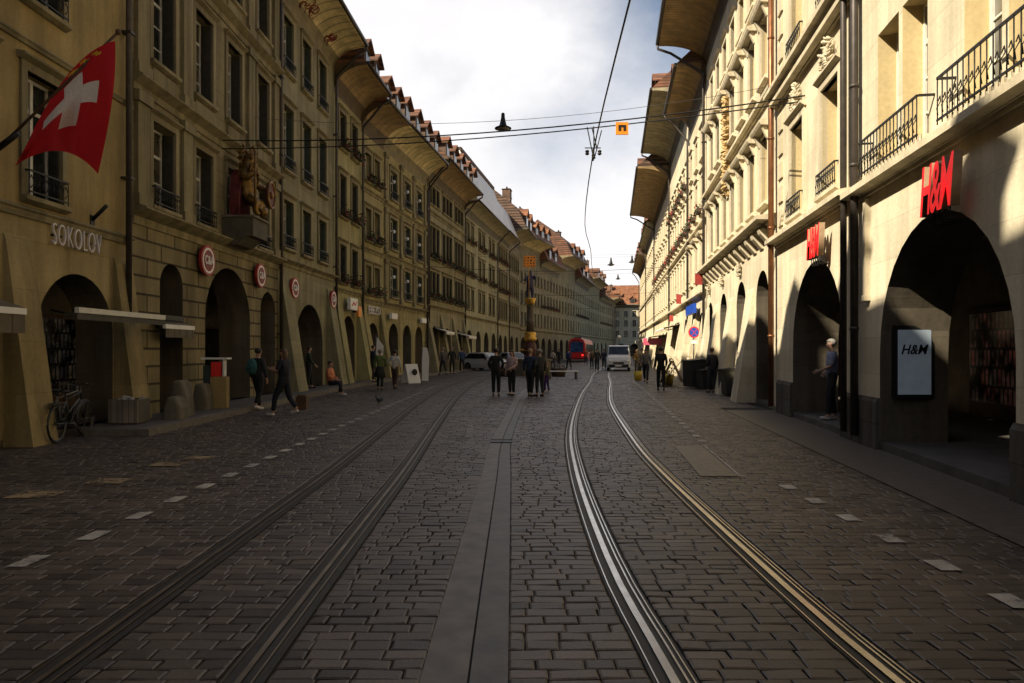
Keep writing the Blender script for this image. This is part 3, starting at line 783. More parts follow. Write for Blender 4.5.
# ---- L3
b = L3 = bl('l3', 'narrow yellow green house two windows wide with flower boxes', (-8.1,31.9), (-7.75,36.0), 'l3')
ww = [(1.15,.95),(2.95,.95)]; rows = [(4.8,6.6),(7.9,9.9),(11.1,12.8)]
b.shell(4.4, 13.4, [(2.05,1.9,3.3,.5)], ww, rows); b.arcade(glow=(2,)); b.windows(ww, rows, flowers=(0,1,2), shutter='shutter', seed=1)
b.cornice(4.5, .12, .16); b.buttress(.1,.75,4.2,.75); b.buttress(3.3,4.0,4.2,.75)
b.roof(14.6, 1.5, M['cove_b'], M['tile'], .9, pipes=(3.98,), pm='pipe_dark')
b.dormer(1.3, .9, .85); b.dormer(3.0, .9, .85)

# ---- L4a, L4b
b = L4a = bl('l4a', 'slim yellow sandstone house between a thin drainpipe and rusticated pilasters', (-7.75,36.0), (-7.23,39.4), 'l4')
ww = [(.95,.85),(2.3,.85)]; rows = [(4.6,6.1),(7.4,9.1),(10.5,12.0)]
b.shell(4.2, 12.9, [(1.7,1.7,3.1,.5)], ww, rows); b.arcade(glow=(3,)); b.windows(ww, rows, flowers=(0,1,2), seed=2, red=.1)
b.cornice(4.3, .1, .2); b.cornice(7.0, .15, .2); b.cornice(10.1, .15, .2); b.buttress(.05,.6,4.0,.8); b.buttress(2.75,3.3,4.0,.7)
b.roof(14.2, 1.5, M['cove_b'], M['tile'], .9)
for x in (.9,2.5): b.dormer(x, .95, .9)
b = L4b = bl('l4b', 'yellow sandstone house with three tall window bays framed by banded pilasters', (-7.23,39.4), (-5.9,48.0), 'l4')
ww = [(1.75,1.25),(4.4,1.25),(7.0,1.25)]; rows = [(4.7,6.5),(7.5,9.3),(10.4,12.1)]
b.shell(4.1, 12.9, [(1.75,1.7,3.2,.5),(4.4,1.7,3.2,.5),(7.0,1.7,3.2,.5)], ww, rows); b.arcade(glow=(0,1,0)); b.windows(ww, rows, rail=(0,1,2), shutter='shuttergreen')
b.cornice(4.35, .22, .3); b.cornice(7.1, .18, .25); b.cornice(10.0, .18, .25)
for x in (.3,3.1,5.75,8.35): b.pilaster(x,.45,4.45,6.8); b.pilaster(x,.45,7.2,9.7); b.pilaster(x,.45,10.1,12.8)
b.roof(14.2, 1.5, M['cove_y'], M['tile'], .9, pipes=(8.6,), pm='pipe_dark')
for x in (.8,2.9,5.0,7.1): b.dormer(x, 1.05, .95)

# ---- L5
b = L5 = bl('l5', 'long grey olive house with windows in threes and boarded eave over battered piers', (-5.9,48.0), (-4.06,59.5), 'l5')
ww = []
for k in range(3): ww += [(.95+3.85*k,.85),(1.98+3.85*k,.85),(3.0+3.85*k,.85)]
rows = [(5.3,7.2),(8.1,10.4),(11.9,13.2)]
b.shell(4.6, 13.5, [(2.2,2.3,3.3,.5),(5.85,2.3,3.3,.5),(9.5,2.3,3.3,.5)], ww, rows); b.arcade(glow=(0,0,3)); b.windows(ww, rows, shutter='shutter', flowers=(0,1), seed=3, red=.15)
b.cornice(4.8, .25, .3); b.cornice(11.4, .2, .25)
for x in (.1,3.7,7.35,10.95): b.buttress(x, x+.65, 4.3, .9)
b.roof(14.7, 1.55, M['cove_b'], M['tile'], .9, pipes=(.35,11.5), pm='pipe_dark')
for k in range(5): b.dormer(1.3+2.15*k, 1.05, .95)

# ---- L6 with white sheeted roof
b = L6 = bl('l6', 'pale green house under a steep roof covered in white sheets', (-4.06,59.5), (-1.6,74.4), 'l6')
ww = [(1.4,1.0),(3.2,1.0),(6.3,1.0),(8.1,1.0),(11.3,1.0),(13.1,1.0)]; rows = [(5.2,7.0),(8.1,10.0),(11.0,12.7)]
b.shell(4.4, 13.2, [(1.9,2.2,3.4,.5),(5.7,2.2,3.4,.5),(9.4,2.2,3.4,.5),(13.2,2.2,3.4,.5)], ww, rows); b.arcade(); b.windows(ww, rows, style='far', flowers=(1,2), seed=4)
b.cornice(4.6, .2, .25); b.roof(14.2, 1.25, M['cove_g'], M['white_sheet'], .7, mansard=(4.4, 2.8), pipes=(14.9,), pm='pipe_dark')
yy0 = -1.25+.1+4.4/2.8; mb = MB(); mb.box(.0, b.L, yy0-.15, yy0+.35, 14.35+4.3, 14.35+4.6); mb.build('ridge_cap', M['tiledark'], b.rf)
# ---- L7a L7b
mid = (-.4,81.6)
b = L7a = bl('l7a', 'warm sandstone house with a red flower box across its four close windows', (-1.6,74.4), mid, 'l7')
ww = [(1.3,.95),(2.8,.95),(4.3,.95),(5.8,.95)]; rows = [(5.0,7.0),(8.0,10.2),(11.2,12.9)]
b.shell(4.3, 13.4, [(2.0,2.1,3.3,.5),(5.2,2.1,3.3,.5)], ww, rows); b.arcade(); b.windows(ww, rows, style='far', flowers=(1,2), seed=1, red=.6)
b.cornice(4.5,.2,.25); b.roof(14.2, 1.3, M['cove_g'], M['white_sheet'], .7, mansard=(3.2,2.6), pipes=(7.1,), pm='pipe_dark')
b = L7b = bl('l7b', 'dull sandstone house right behind the fountain with orange gabled dormers', mid, (1.0,89.9), 'l8')
ww = [(1.2+1.45*i,.9) for i in range(5)]; rows = [(5.0,7.0),(8.0,10.2),(11.2,12.9)]
b.shell(4.3, 14.3, [(2.2,2.2,3.3,.5),(6.0,2.2,3.3,.5)], ww, rows); b.arcade(); b.windows(ww, rows, style='far')
b.cornice(4.5,.2,.25); b.roof(15.7, 2.2, M['cove_g'], M['tiledark'], .8, mansard=(2.4,2.2))
b.dormer(2.2, 1.7, 1.5, tile=M['tileor']); b.dormer(5.4, 1.7, 1.5, tile=M['tileor']); b.chimney(4.0,.9,1.2,3.0,M['tiledark']); b.chimney(7.5,1.4,1.0,2.4)
# ---- L8 group further round the bend
far = [((1.0,89.9),(3.9,98),'l8','dark sandstone house with seven narrow bays beyond the fountain',15.9,'tileor'),
       ((3.9,98),(7.2,109),'l8','dim sandstone house with dormered orange roof left of the red tram',14.0,'tileor'),
       ((7.2,109),(10.9,121),'l5','grey olive house behind the red tram',16.2,'tile'),
       ((10.9,121),(15.0,138),'l7','warm sandstone house above the tram where the street bends',14.2,'tileor'),
       ((15.0,138),(19.5,156),'l5','small dim house left of the white van far down the street',15.8,'tile'),
       ((19.5,156),(25.0,176),'l7','dim house behind the white van near the end of the bend',13.6,'tileor'),
       ((25.0,176),(31.0,199),'l8','farthest house of the left side beside the closing gable',14.6,'tileor')]
for k, (p0, p1, w, lab, zg, tl) in enumerate(far):
    b = bl('f', lab, p0, p1, w); n = 6; st = b.L/n
    ww = [(st*(i+.5), .95) for i in range(n)]; rows = [(4.8,6.6),(7.6,9.4),(10.4,11.8)]
    b.shell(4.1, zg-1.2, [(b.L*.17,2.3,3.3,.5),(b.L*.5,2.3,3.3,.5),(b.L*.83,2.3,3.3,.5)], ww, rows); b.arcade(glow=(3,3,3) if k in (3,4) else ()); b.windows(ww, rows, style='far', sur=False, flowers=(1,) if k % 2 else ())
    b.cornice(4.3,.2,.25); b.roof(zg, (2.1,1.3,2.3,1.4,2.0,1.2,1.8)[k], M['cove_g' if k % 2 else 'cove_y'], M[tl], .8, mansard=(2.2,2.2) if k < 4 else None)
    for i in range(2 if k % 2 else 3): b.dormer(b.L*(.2+.3*i), 1.5, 1.2+.3*(k % 2), tile=M['tile' if k % 3 else 'tileor'])
    b.chimney(b.L*.55, 1.6, .9, 1.8, M['tiledark'])
# ---- closing houses at the end
b = bl('end', 'cream gable house with big orange roof closing the end of the street', (26.5,186), (52.0,182), 'r2', 'trimR', group='houses closing the far end of the street', name='gable_house')
ww = [(1.5+2.2*i,1.0) for i in range(8)]; rows = [(5.0,6.8),(7.8,9.6),(10.4,12.0)]
b.shell(4.3, 12.8, [(2.5+3.4*i,2.2,3.3,.5) for i in range(5)], ww, rows); b.arcade(); b.windows(ww, rows, style='far', sur=False)
b.roof(13.5, 1.0, M['cove_g'], M['tileor'], 1.0)
for i in range(5): b.dormer(2+3.4*i, 1.4, 1.2, tile=M['tileor'])
b = bl('end2', 'tall house with orange tiled roof rising behind the end of the street', (18,222), (60.0,216), 'r2', 'trimR', group='houses closing the far end of the street', name='gable_house')
b.shell(4.3, 16.5, [], [(2+2.5*i,1.0) for i in range(12)], [(8,9.8),(11,12.8)]); b.windows([(2+2.5*i,1.0) for i in range(12)], [(8,9.8),(11,12.8)], style='far', sur=False)
b.roof(17.2, .9, M['cove_g'], M['tileor'], 1.0)

# ---- right side (local x runs from far to near)
def rb(label, yfar, ynear, wall, low=None):
    return bl('r', label, (RX(yfar),yfar), (RX(ynear),ynear), wall, 'trimR', low, GR)
def rloc(b, y): return (b.p0 - Vector((RX(y),y,0))).length
b = R0 = rb('cream limestone store with wide round arch and long iron window balconies', 12.75, -30.0, 'r0')
ax = [rloc(b,9.65)+6.0*i for i in range(7)]
aw = [(x, 3.95, 3.55, .5) for x in ax]
ww = []
for x in (rloc(b,10.77)+2.9*i for i in range(13)): ww += [(x-.5,.86),(x+.5,.86)]
rows = [(4.62,6.9),(8.5,10.9),(12.0,14.0)]
b.shell(4.35, 14.6, aw, ww, rows, athick=1.05, dep=.36); b.arcade(depth=4.0, glow=(4,4,5,4)); b.windows(ww, rows, dep=.36, style='full', sur=False, pane='glass')
b.cornice(4.5, .22, .2); b.cornice(8.3, .25, .25); b.cornice(11.8, .2, .25)
for i in range(13):
    x = rloc(b,10.77)+2.9*i
    b.part('balcony_railing', cached('br', lambda: None) or MB(), M['iron']) if False else None
    o = link('balcony_railing', railing_mesh(2.3, .62, .24), b.o, (x, 0, 4.56))
b.roof(16.0, 2.3, M['cove_b'], M['tile'], .9)
for x in (.35,):
    mb = MB(); mb.tube([(x,-.14,14.0),(x,-.14,.14)], .07, 8)
    for z in (2.0,4.9,6.3,9.0): mb.tube([(x,-.14,z),(x,-.14,z+.06)], .085, 8)
    b.part('downpipe', mb, M['pipe_dark'])
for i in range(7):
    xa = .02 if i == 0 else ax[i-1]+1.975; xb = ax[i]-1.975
    b.part('plinth', MB().prism([(.01,0),(-.07,0),(-.07,.78),(-.03,.85),(.01,.85)], xa+.005, xb-.005), M['plinthstone'])  # invented base blocks, added to darken the shaded piers
mb = MB(); mb.box(.62,.72,-.09,.02,2.6,4.25).box(.60,.74,-.11,.02,2.5,2.6); b.part('wall_conduit', mb, M['trimR'])

b = R1a = rb('cream baroque house with two windows over one round arch and carved crests', 18.9, 12.76, 'r1')
aw = [(rloc(b,15.3), 3.8, 3.6, .5)]
ww = [(rloc(b,16.75),1.15),(rloc(b,14.2),1.15)]; rows = [(4.85,7.1),(8.75,11.0),(12.1,13.8)]
b.shell(4.4, 14.6, aw, ww, rows, athick=1.05, dep=.36); b.arcade(depth=4.0, glow=(5,)); b.windows(ww, rows, dep=.36, style='full', sur=True, pane='glass', rail=(0,1))
b.cornice(4.6, .25, .22); b.cornice(8.25, .18, .14); b.cornice(8.5, .28, .18); b.cornice(11.7, .2, .25)
b.roof(16.0, 2.3, M['cove_b'], M['tile'], .9)
def crest(b, x, z, s):
    rng = random.Random(int(x*13+z*7)); mb = MB()
    for k in range(46):
        a = rng.uniform(0,6.28); r = rng.uniform(.1,.5)*s
        px_, pz_ = x+r*math.cos(a)*1.1, z+r*math.sin(a)*.75+.1*s
        t = a+rng.uniform(-1,1); q = rng.uniform(.06,.13)*s
        mb.tube([(px_,-.04,pz_),(px_+q*math.cos(t),-.10-rng.random()*.05,pz_+q*math.sin(t)),(px_+q*1.6*math.cos(t+.8),-.05,pz_+q*1.6*math.sin(t+.8))], [.035*s,.045*s,.012*s], 5)
    mb.prism([(x-.16*s,z-.1*s),(x,z-.3*s),(x+.16*s,z-.1*s),(x+.18*s,z+.25*s),(x-.18*s,z+.25*s)], -.12, .02, axis='y')
    b.part('carved_crest', mb, M['trimR'])
for xa, xb in ((.25, aw[0][0]-1.9),(aw[0][0]+1.9, b.L-.02)): b.part('plinth', MB().prism([(.01,0),(-.07,0),(-.07,.78),(-.03,.85),(.01,.85)], xa+.005, xb-.005), M['plinthstone'])  # same added dark blocks, deepening the shade beside this arch
for x, w in ww: crest(b, x, 7.62, .7)
mb = MB()
x = .12
mb.tube([(x,-.17,15.0),(x,-.17,.14)], .075, 8)
for z in (2.0,4.9,7.3,10.0): mb.tube([(x,-.17,z),(x,-.17,z+.06)], .09, 8)
b.part('downpipe', mb, M['copper'])
mb = MB(); x = b.L-.2; mb.tube([(x,-.15,15.0),(x,-.15,.14)], .06, 8); b.part('downpipe', mb, M['pipe_dark'])
for k in range(14):   # carved quoin bands beside the copper pipe
    b.part('quoin', cached('quoin', lambda: None) or MB().box(.3,.75,-.05,.02,4.9+k*.62,5.3+k*.62), b.trim)

b = R1b = rb('long pale baroque house with hooded windows above a corbelled cornice and narrow arches', 33.0, 18.91, 'r1')
aw = [(rloc(b,y), 1.75, zt_, .5) for y, zt_ in ((31.6,3.8),(27.9,3.9),(24.1,4.0),(20.7,4.0))]
ww = [(rloc(b,20.3+1.78*i),.95) for i in range(7)]; rows = [(5.85,7.85),(9.4,11.3),(12.3,13.7)]
b.shell(5.1, 15.0, aw, ww, rows, athick=1.0, dep=.3); b.arcade(depth=4.0); b.windows(ww, rows, dep=.3, sur=True, pane='glass', hood=(0,1))
b.cornice(5.32, .42, .3); b.cornice(8.9, .16, .18); b.cornice(12.0, .16, .18)
for i in range(14):
    x = .5 + i*1.0; b.part('corbel', MB().prism([(.02,4.62),(-.06,4.62),(-.30,4.9),(-.34,5.018),(.02,5.018)], x-.16, x+.16), b.trim)
for y in (29.75,26.0,22.4): b.buttress(rloc(b,y)-.55, rloc(b,y)+.55, 3.6, .55)
b.buttress(.1,.9,3.6,.5)
for y in (31.6,27.9,24.1): crest(b, rloc(b,y), 4.35, .55)
mb = MB(); x = rloc(b,26.5); rng = random.Random(3)
for k in range(120):
    zz_ = 7.6+k*.03; xx_ = x+rng.uniform(-.26,.26); t = rng.uniform(0,6.28); q = rng.uniform(.05,.14)
    mb.tube([(xx_,-.06,zz_),(xx_+q*math.cos(t),-.20-rng.random()*.08,zz_+q*math.sin(t)),(xx_+q*1.7*math.cos(t+.9),-.10,zz_+q*1.7*math.sin(t+.9))], [.04,.05,.012], 5)
mb.box(x-.16,x+.16,-.12,.02,7.5,11.3)
b.part('carved_column', mb, plain('faded_gilt_stone', (.55,.38,.17), .6, .15, var=.35, scale=9))
b.roof(16.1, 2.2, M['cove_b'], M['tiledark'], .9, pipes=(.12,), pm='pipe_dark')
b.chimney(3, .5, .8, 2.0)

spec = [('slim cream house with a blue shop sign and round no parking disc below', 40.0, 33.01, 'r2', 3, 15.1, 1.35),
        ('cream house with bright flower boxes and a jutting brown eave', 53.0, 40.01, 'r1', 7, 16.6, 2.1),
        ('pale cream house with long awnings and small hanging red emblem', 72.0, 53.01, 'r2', 8, 15.5, 2.45),
        ('sunny cream house with yellow awning behind the walking man', 90.0, 72.01, 'r1', 9, 14.8, .9),
        ('far cream house with grey eave before the bend on the right', 112.0, 90.01, 'r2', 10, 14.0, 1.1)]
RB = []
for k, (lab, yf, yn, w, n, zg, ov) in enumerate(spec):
    b = rb(lab, yf, yn, w); RB.append(b); st = b.L/n
    ww = [(st*(i+.5), .95) for i in range(n)]; rows = [(5.2,7.1),(8.3,10.2),(11.0,12.4)]
    na = max(2, int(b.L/3.6))
    b.shell(4.3, zg-1.2, [(b.L*(i+.5)/na, 1.9, 3.5, .5) for i in range(na)], ww, rows, dep=.45); b.arcade(depth=4.0)
    b.windows(ww, rows, dep=.45, style='far', sur=(k < 4), pane='glass', flowers=(1,2) if k == 1 else ((1,) if k in (0,2) else ()), seed=k, red=.45, hood=(0,) if k in (0,2) else ())
    b.cornice(4.5,.22,.22); b.cornice(7.9,.15,.15)
    for i in range(na+1): b.buttress(max(.05, b.L*i/na-.4), min(b.L-.05, b.L*i/na+.4), 4.0, .7)
    b.roof(zg, ov, M['cove_b'] if k % 2 == 0 else M['cove_g'], M['tile' if k % 2 else 'tiledark'], .9, pipes=(.12,), pm='pipe_dark')
    b.chimney(b.L*.5, .6, .8, 1.8)
    for i in range(int(b.L/4)): b.dormer(2+4*i, 1.2, 1.1)

#MORE-BEGIN
# ------------------------------------------------------------------ skinned figures
def skin_mesh(name, verts, edges, mats, sub=1, root=0):
    bm = bmesh.new(); ly = bm.verts.layers.skin.verify(); vs_ = []
    for i, v in enumerate(verts):
        bv = bm.verts.new(v[:3]); bv[ly].radius = (v[3], v[4] if len(v) > 4 else v[3]); bv[ly].use_root = (i == root); vs_.append(bv)
    for a, b_ in edges: bm.edges.new((vs_[a], vs_[b_]))
    me = bpy.data.meshes.new('skeleton'); bm.to_mesh(me); bm.free()
    ob = bpy.data.objects.new('skeleton', me); COL.objects.link(ob)
    md = ob.modifiers.new('skin', 'SKIN'); md.use_smooth_shade = True
    if sub: ob.modifiers.new('sub', 'SUBSURF').levels = sub; ob.modifiers[-1].render_levels = sub
    dg = bpy.context.evaluated_depsgraph_get()
    out = bpy.data.meshes.new_from_object(ob.evaluated_get(dg)); out.name = name
    bpy.data.objects.remove(ob); bpy.data.meshes.remove(me)
    out.materials.clear()
    for m in mats: out.materials.append(m)
    for p in out.polygons: p.use_smooth = True; p.material_index = 0
    return out

SKINM = plain('skin', (.42,.25,.17), .55, var=.12)
CL = {}
def cloth(c):
    if c not in CL: CL[c] = plain('cloth', c, .85, var=.35, scale=14, bump=.25)
    return CL[c]
HAIRM = {'dark': plain('dark_hair', (.025,.016,.012), .5, var=.3), 'brown': plain('brown_hair', (.10,.05,.025), .5, var=.3), 'grey': plain('grey_hair', (.25,.23,.21), .6, var=.3), 'blond': plain('blond_hair', (.32,.20,.08), .5, var=.3)}
SHOEM = {'dark': plain('dark_shoe', (.02,.018,.016), .5), 'white': plain('white_shoe', (.6,.58,.54), .6)}
ARMS = {'down': ((.24,-.02,1.14),(.25,.05,.90)), 'swing': ((.23,.06,1.15),(.22,.22,.98)), 'back': ((.23,-.10,1.15),(.24,-.08,.92)),
        'fwd': ((.22,.06,1.17),(.14,.30,1.22)), 'hip': ((.30,-.04,1.18),(.20,.10,1.02)), 'lap': ((.22,.05,1.16),(.12,.26,1.06)), 'pocket': ((.27,-.06,1.16),(.19,.06,.98))}
def person(label, loc, rz, h=1.72, top=(.03,.03,.03), bottom=(.02,.02,.025), hair='dark', shoe='dark', stride=.0, arms=('down','down'), sit=False, longhair=False, sleeves=True, skirt=False, turn=0.0, group=None, lean=0.0):
    s = h/1.72
    o = empty('person', loc, rz); tag(o, label, 'person', group)
    dz = -.46 if sit else 0
    J = {}
    def ln(z): return lean*(z-.95)
    J['pel'] = (0,0,.96+dz,.125); J['waist'] = (0,ln(1.12),1.12+dz,.115); J['chest'] = (0,.005+ln(1.32),1.32+dz,.128); J['neckb'] = (0,-.005+ln(1.46),1.46+dz,.065)
    J['neck'] = (0,.01+ln(1.52),1.52+dz,.05); J['jaw'] = (0,.03+ln(1.575),1.575+dz,.068); J['head'] = (0,.025+ln(1.64),1.64+dz,.088); J['crown'] = (0,.01+ln(1.69),1.685+dz,.07)
    nx, ny = math.sin(turn)*.1, math.cos(turn)*.1
    J['nose'] = (nx,.02+ny+ln(1.62),1.615+dz,.014)
    for sd, sx in (('l',-1),('r',1)):
        J['sh'+sd] = (sx*.165,ln(1.41),1.405+dz,.062)
        a = arms[0 if sd == 'l' else 1]; (ex,ey,ez),(wx,wy,wz) = ARMS[a]
        J['el'+sd] = (sx*ex,ey+ln(1.2),ez+dz,.043); J['wr'+sd] = (sx*wx,wy+ln(1.1),wz+dz,.028)
        st = stride*(1 if sd == 'l' else -1)
        J['hip'+sd] = (sx*.085,0,.90+dz,.095)
        if sit:
            J['kn'+sd] = (sx*.10,.42,.50,.062); J['an'+sd] = (sx*.10,.42+.10*(sx),.09,.04); J['to'+sd] = (sx*.11,.58+.10*sx,.035,.032)
        else:
            J['kn'+sd] = (sx*.095,st*.55+.03+abs(st)*.1,.50,.062)
            lift = .10 if st < -.15 else 0
            J['an'+sd] = (sx*.095,st*1.0 - (.06 if lift else 0),.085+lift,.042); J['to'+sd] = (sx*.105,st*1.0+.15-(.04 if lift else 0),.035+lift*.3,.034)
    J = {k: (v[0]*s, v[1]*s, v[2]*s, v[3]*s) for k, v in J.items()}
    names = list(J); ix = {k: i for i, k in enumerate(names)}
    SL = {'pel':.7,'waist':.7,'chest':.8,'hipl':.62,'hipr':.62,'knl':.7,'knr':.7,'shl':.8,'shr':.8}
    if skirt: SL['knl'] = SL['knr'] = .8
    V = [(*J[k][:3], J[k][3]*SL.get(k,1.0)) for k in names]; E = []
    def e(a, b_): E.append((ix[a], ix[b_]))
    chain = ['pel','waist','chest','neckb','neck','jaw','head','crown']
    for a, b_ in zip(chain, chain[1:]): e(a, b_)
    e('head','nose')
    for sd in 'lr':
        e('chest','sh'+sd); e('sh'+sd,'el'+sd); e('el'+sd,'wr'+sd); e('pel','hip'+sd); e('hip'+sd,'kn'+sd); e('kn'+sd,'an'+sd); e('an'+sd,'to'+sd)
        # hand: palm, four fingers, thumb
        w = Vector(J['wr'+sd][:3]); el = Vector(J['el'+sd][:3]); d = (w-el).normalized()
        sx = -1 if sd == 'l' else 1
        side = d.cross(Vector((sx,0,0))); side = side.normalized() if side.length > .1 else Vector((0,1,0))
        if side.y < 0: side = -side
        inn = Vector((-sx,0,0)) - d*d.dot(Vector((-sx,0,0))); inn = inn.normalized() if inn.length > .1 else Vector((0,1,0))
        pi = len(V); p = w + d*.05*s; V.append((*p, .026*s)); E.append((ix['wr'+sd], pi))
        for k, (off, ln_) in enumerate(((.030,.072),(.010,.082),(-.010,.076),(-.029,.058))):
            q = p + d*.045*s + side*off*s; r1 = q + d*ln_*.5*s + inn*.012*s; r2 = q + d*ln_*.9*s + inn*.035*s
            b0 = len(V); V += [(*q,.0105*s),(*r1,.009*s),(*r2,.0075*s)]; E += [(pi,b0),(b0,b0+1),(b0+1,b0+2)]
        t1 = p + side*.035*s + d*.005*s + inn*.012*s; t2 = t1 + d*.035*s + side*.014*s + inn*.014*s
        b0 = len(V); V += [(*t1,.012*s),(*t2,.009*s)]; E += [(pi,b0),(b0,b0+1)]
    me = skin_mesh('body', V, E, [SKINM])
    body = link('body', me, o)
    # face and ears
    hd = Vector(J['head'][:3]); fw = Vector((math.sin(turn), math.cos(turn), 0)); rt = Vector((fw.y, -fw.x, 0))
    mb = MB()
    for q in (-1,1):
        mb.ball(hd + fw*.078*s + rt*.032*s*q + Vector((0,0,.0)), .011*s, 6)
    mb.build('eyes', M['black'], body)
    mb = MB(); mb.ball(hd + fw*.075*s + Vector((0,0,-.062*s)), (.024*s,.010*s,.007*s), 6); mb.build('mouth', M['darkred'], body)
    for q in (-1,1):
        mb = MB(); mb.ball(hd + rt*.086*s*q + Vector((0,0,-.01*s)), (.014*s,.024*s,.032*s), 6); mb.build('ear', SKINM, body)
    # hair: cap over the crown and back of the head
    mb = MB(); c = hd + Vector((0,0,.022*s)) - fw*.014*s
    mb.ball(c, (.097*s,.104*s,.088*s), 10)
    if longhair: mb.ball(c - fw*.045*s + Vector((0,0,-.09*s)), (.088*s,.062*s,.15*s), 9)
    hm = mb.mesh('hair', HAIRM[hair]); 
    # keep the face free: pull hair vertices in front of and below the brow back inside the head
    for v in hm.vertices:
        r = v.co - hd
        if r.dot(fw) > .02*s and r.z < .045*s: v.co -= fw*(r.dot(fw)-.0*s)*.75
    link('hair', hm, o)
    # clothes from the same joints
    g_ = .016
    tk = ['pel','waist','chest','neckb']; tv = [(J['pel'][0],J['pel'][1],J['pel'][2]-.13*s,J['pel'][3]+.032*s)] + [(*J[k][:3], J[k][3]+g_*s*1.5) for k in tk[1:]]
    te = [(0,1),(1,2),(2,3)]
    for sd in 'lr':
        b0 = len(tv)
        tv += [(*J['sh'+sd][:3], J['sh'+sd][3]+g_*s), (*J['el'+sd][:3], J['el'+sd][3]+g_*s)]; te += [(2,b0),(b0,b0+1)]
        if sleeves:
            w = Vector(J['wr'+sd][:3])*.96 + Vector(J['el'+sd][:3])*.04; tv.append((*w, J['wr'+sd][3]+g_*s)); te.append((b0+1,b0+2))
    link('jacket', skin_mesh('jacket', tv, te, [cloth(top)], root=0), o)
    bv = [(J['pel'][0],J['pel'][1],J['pel'][2]+.02*s,J['pel'][3]+.012*s),(J['waist'][0],J['waist'][1],J['waist'][2],J['waist'][3])]; be = [(0,1)]
    for sd in 'lr':
        b0 = len(bv)
        ank = Vector(J['an'+sd][:3]) + (Vector(J['kn'+sd][:3])-Vector(J['an'+sd][:3]))*.06
        bv += [(*J['hip'+sd][:3], J['hip'+sd][3]+.012*s), (*J['kn'+sd][:3], J['kn'+sd][3]+.015*s), (*ank, J['an'+sd][3]+.014*s)]; be += [(0,b0),(b0,b0+1),(b0+1,b0+2)]
    link('trousers', skin_mesh('trousers', bv, be, [cloth(bottom)], root=0), o)
    if skirt:
        mb = MB(); mb.lathe([(.15*s,1.0*s),(.19*s,.85*s),(.25*s,.55*s),(.24*s,.55*s)][::-1], 14); mb.build('skirt', cloth(bottom), o)
    for sd in 'lr':
        an = Vector(J['an'+sd][:3]); to = Vector(J['to'+sd][:3]); hl = an + Vector((0,-.045*s,-.035*s))
        sv = [(*(hl+Vector((0,0,-.012*s))), .042*s), (*((an+to)/2+Vector((0,.01*s,-.012*s))), .046*s), (*(to+Vector((0,.035*s,0))), .040*s)]
        link('shoe', skin_mesh('shoe', sv, [(0,1),(1,2)], [SHOEM[shoe]], root=1), o)
    return o

def PX(px, Y): return (px-512)/F*Y
def PZ(py, Y): return 1.65 + (350-py)/F*Y
def P3(px, py, Y): return Vector((PX(px,Y), Y, PZ(py,Y)))
PI = math.pi
GP = 'people strolling along the street'
# rz = 0 looks away from the viewer (+y)
person('woman in dark navy clothes walking with forearms raised in front of the arcade', (PX(284,17.5),17.5,0), R(75), 1.66, (.018,.018,.03), (.012,.014,.022), 'brown', 'white', .26, ('fwd','fwd'), longhair=True, sleeves=False, group=GP)
per2 = person('person in black carrying a teal backpack near the ticket column', (PX(258,19),19,0), R(-20), 1.68, (.02,.022,.024), (.012,.012,.014), 'dark', 'white', .16, ('down','down'), group=GP)
person('person in orange and white top sitting on the kerb below the buttress', (PX(330,25.2),25.2,.02), R(-100), 1.66, (.62,.22,.10), (.02,.02,.025), 'dark', 'white', sit=True, arms=('lap','lap'), group=GP)
person('person in olive green jacket with dark skirt walking away beside a white shirt', (PX(380,29),29,0), R(5), 1.66, (.10,.14,.04), (.022,.028,.022), 'grey', 'dark', .12, ('down','pocket'), skirt=True, group=GP)
person('man in white shirt with brown strap walking away beside a green jacket', (PX(394,29),29.2,0), R(-8), 1.64, (.55,.52,.47), (.07,.04,.035), 'dark', 'dark', .2, ('hip','down'), group=GP)
person('man all in black standing with legs apart before the white car', (PX(496,25),25,0), R(0), 1.70, (.012,.012,.014), (.010,.010,.012), 'dark', 'dark', .06, ('pocket','pocket'), group=GP)
person('woman in white and rose flowered blouse standing beside the man in black', (PX(512,25.4),25.4,0), R(150), 1.62, (.50,.34,.32), (.02,.018,.02), 'brown', 'dark', .04, ('lap','down'), longhair=True, group=GP)
person('man in blue black jacket in the middle of the group by the fountain', (PX(530,24.8),24.8,0), R(-25), 1.68, (.02,.03,.06), (.012,.012,.014), 'blond', 'dark', .1, ('down','hip'), group=GP)
person('person in long dark grey coat standing with the group by the fountain', (PX(540,24.8),24.8,0), R(35), 1.66, (.045,.042,.042), (.02,.02,.02), 'grey', 'dark', .05, ('pocket','down'), group=GP)
person('child in purple trousers at the right end of the group by the fountain', (PX(547,27),27,0), R(60), 1.18, (.10,.09,.05), (.06,.025,.13), 'blond', 'white', .08, ('down','fwd'), group=GP)
person('broad man in black suit walking away along the sunny right side', (PX(661,28.5),28.5,0), R(-6), 1.76, (.010,.010,.011), (.009,.009,.010), 'dark', 'dark', .14, ('back','swing'), group=GP)
person('person in grey jacket and dark trousers walking left of the man in black suit', (PX(646,35),35,0), R(160), 1.68, (.13,.12,.11), (.015,.015,.018), 'dark', 'dark', .18, ('down','swing'), group=GP)
person('man in blue and white patterned shirt standing inside the right arch', (PX(832,15.2),15.2,.13), R(75), 1.74, (.26,.29,.40), (.02,.02,.024), 'grey', 'white', .08, ('lap','hip'), sleeves=False, group=GP)
person('dark figure walking in the shade near the grey bins', (PX(719,30),30,0), R(170), 1.70, (.018,.018,.022), (.014,.014,.018), 'dark', 'dark', .15, ('down','swing'), group=GP)
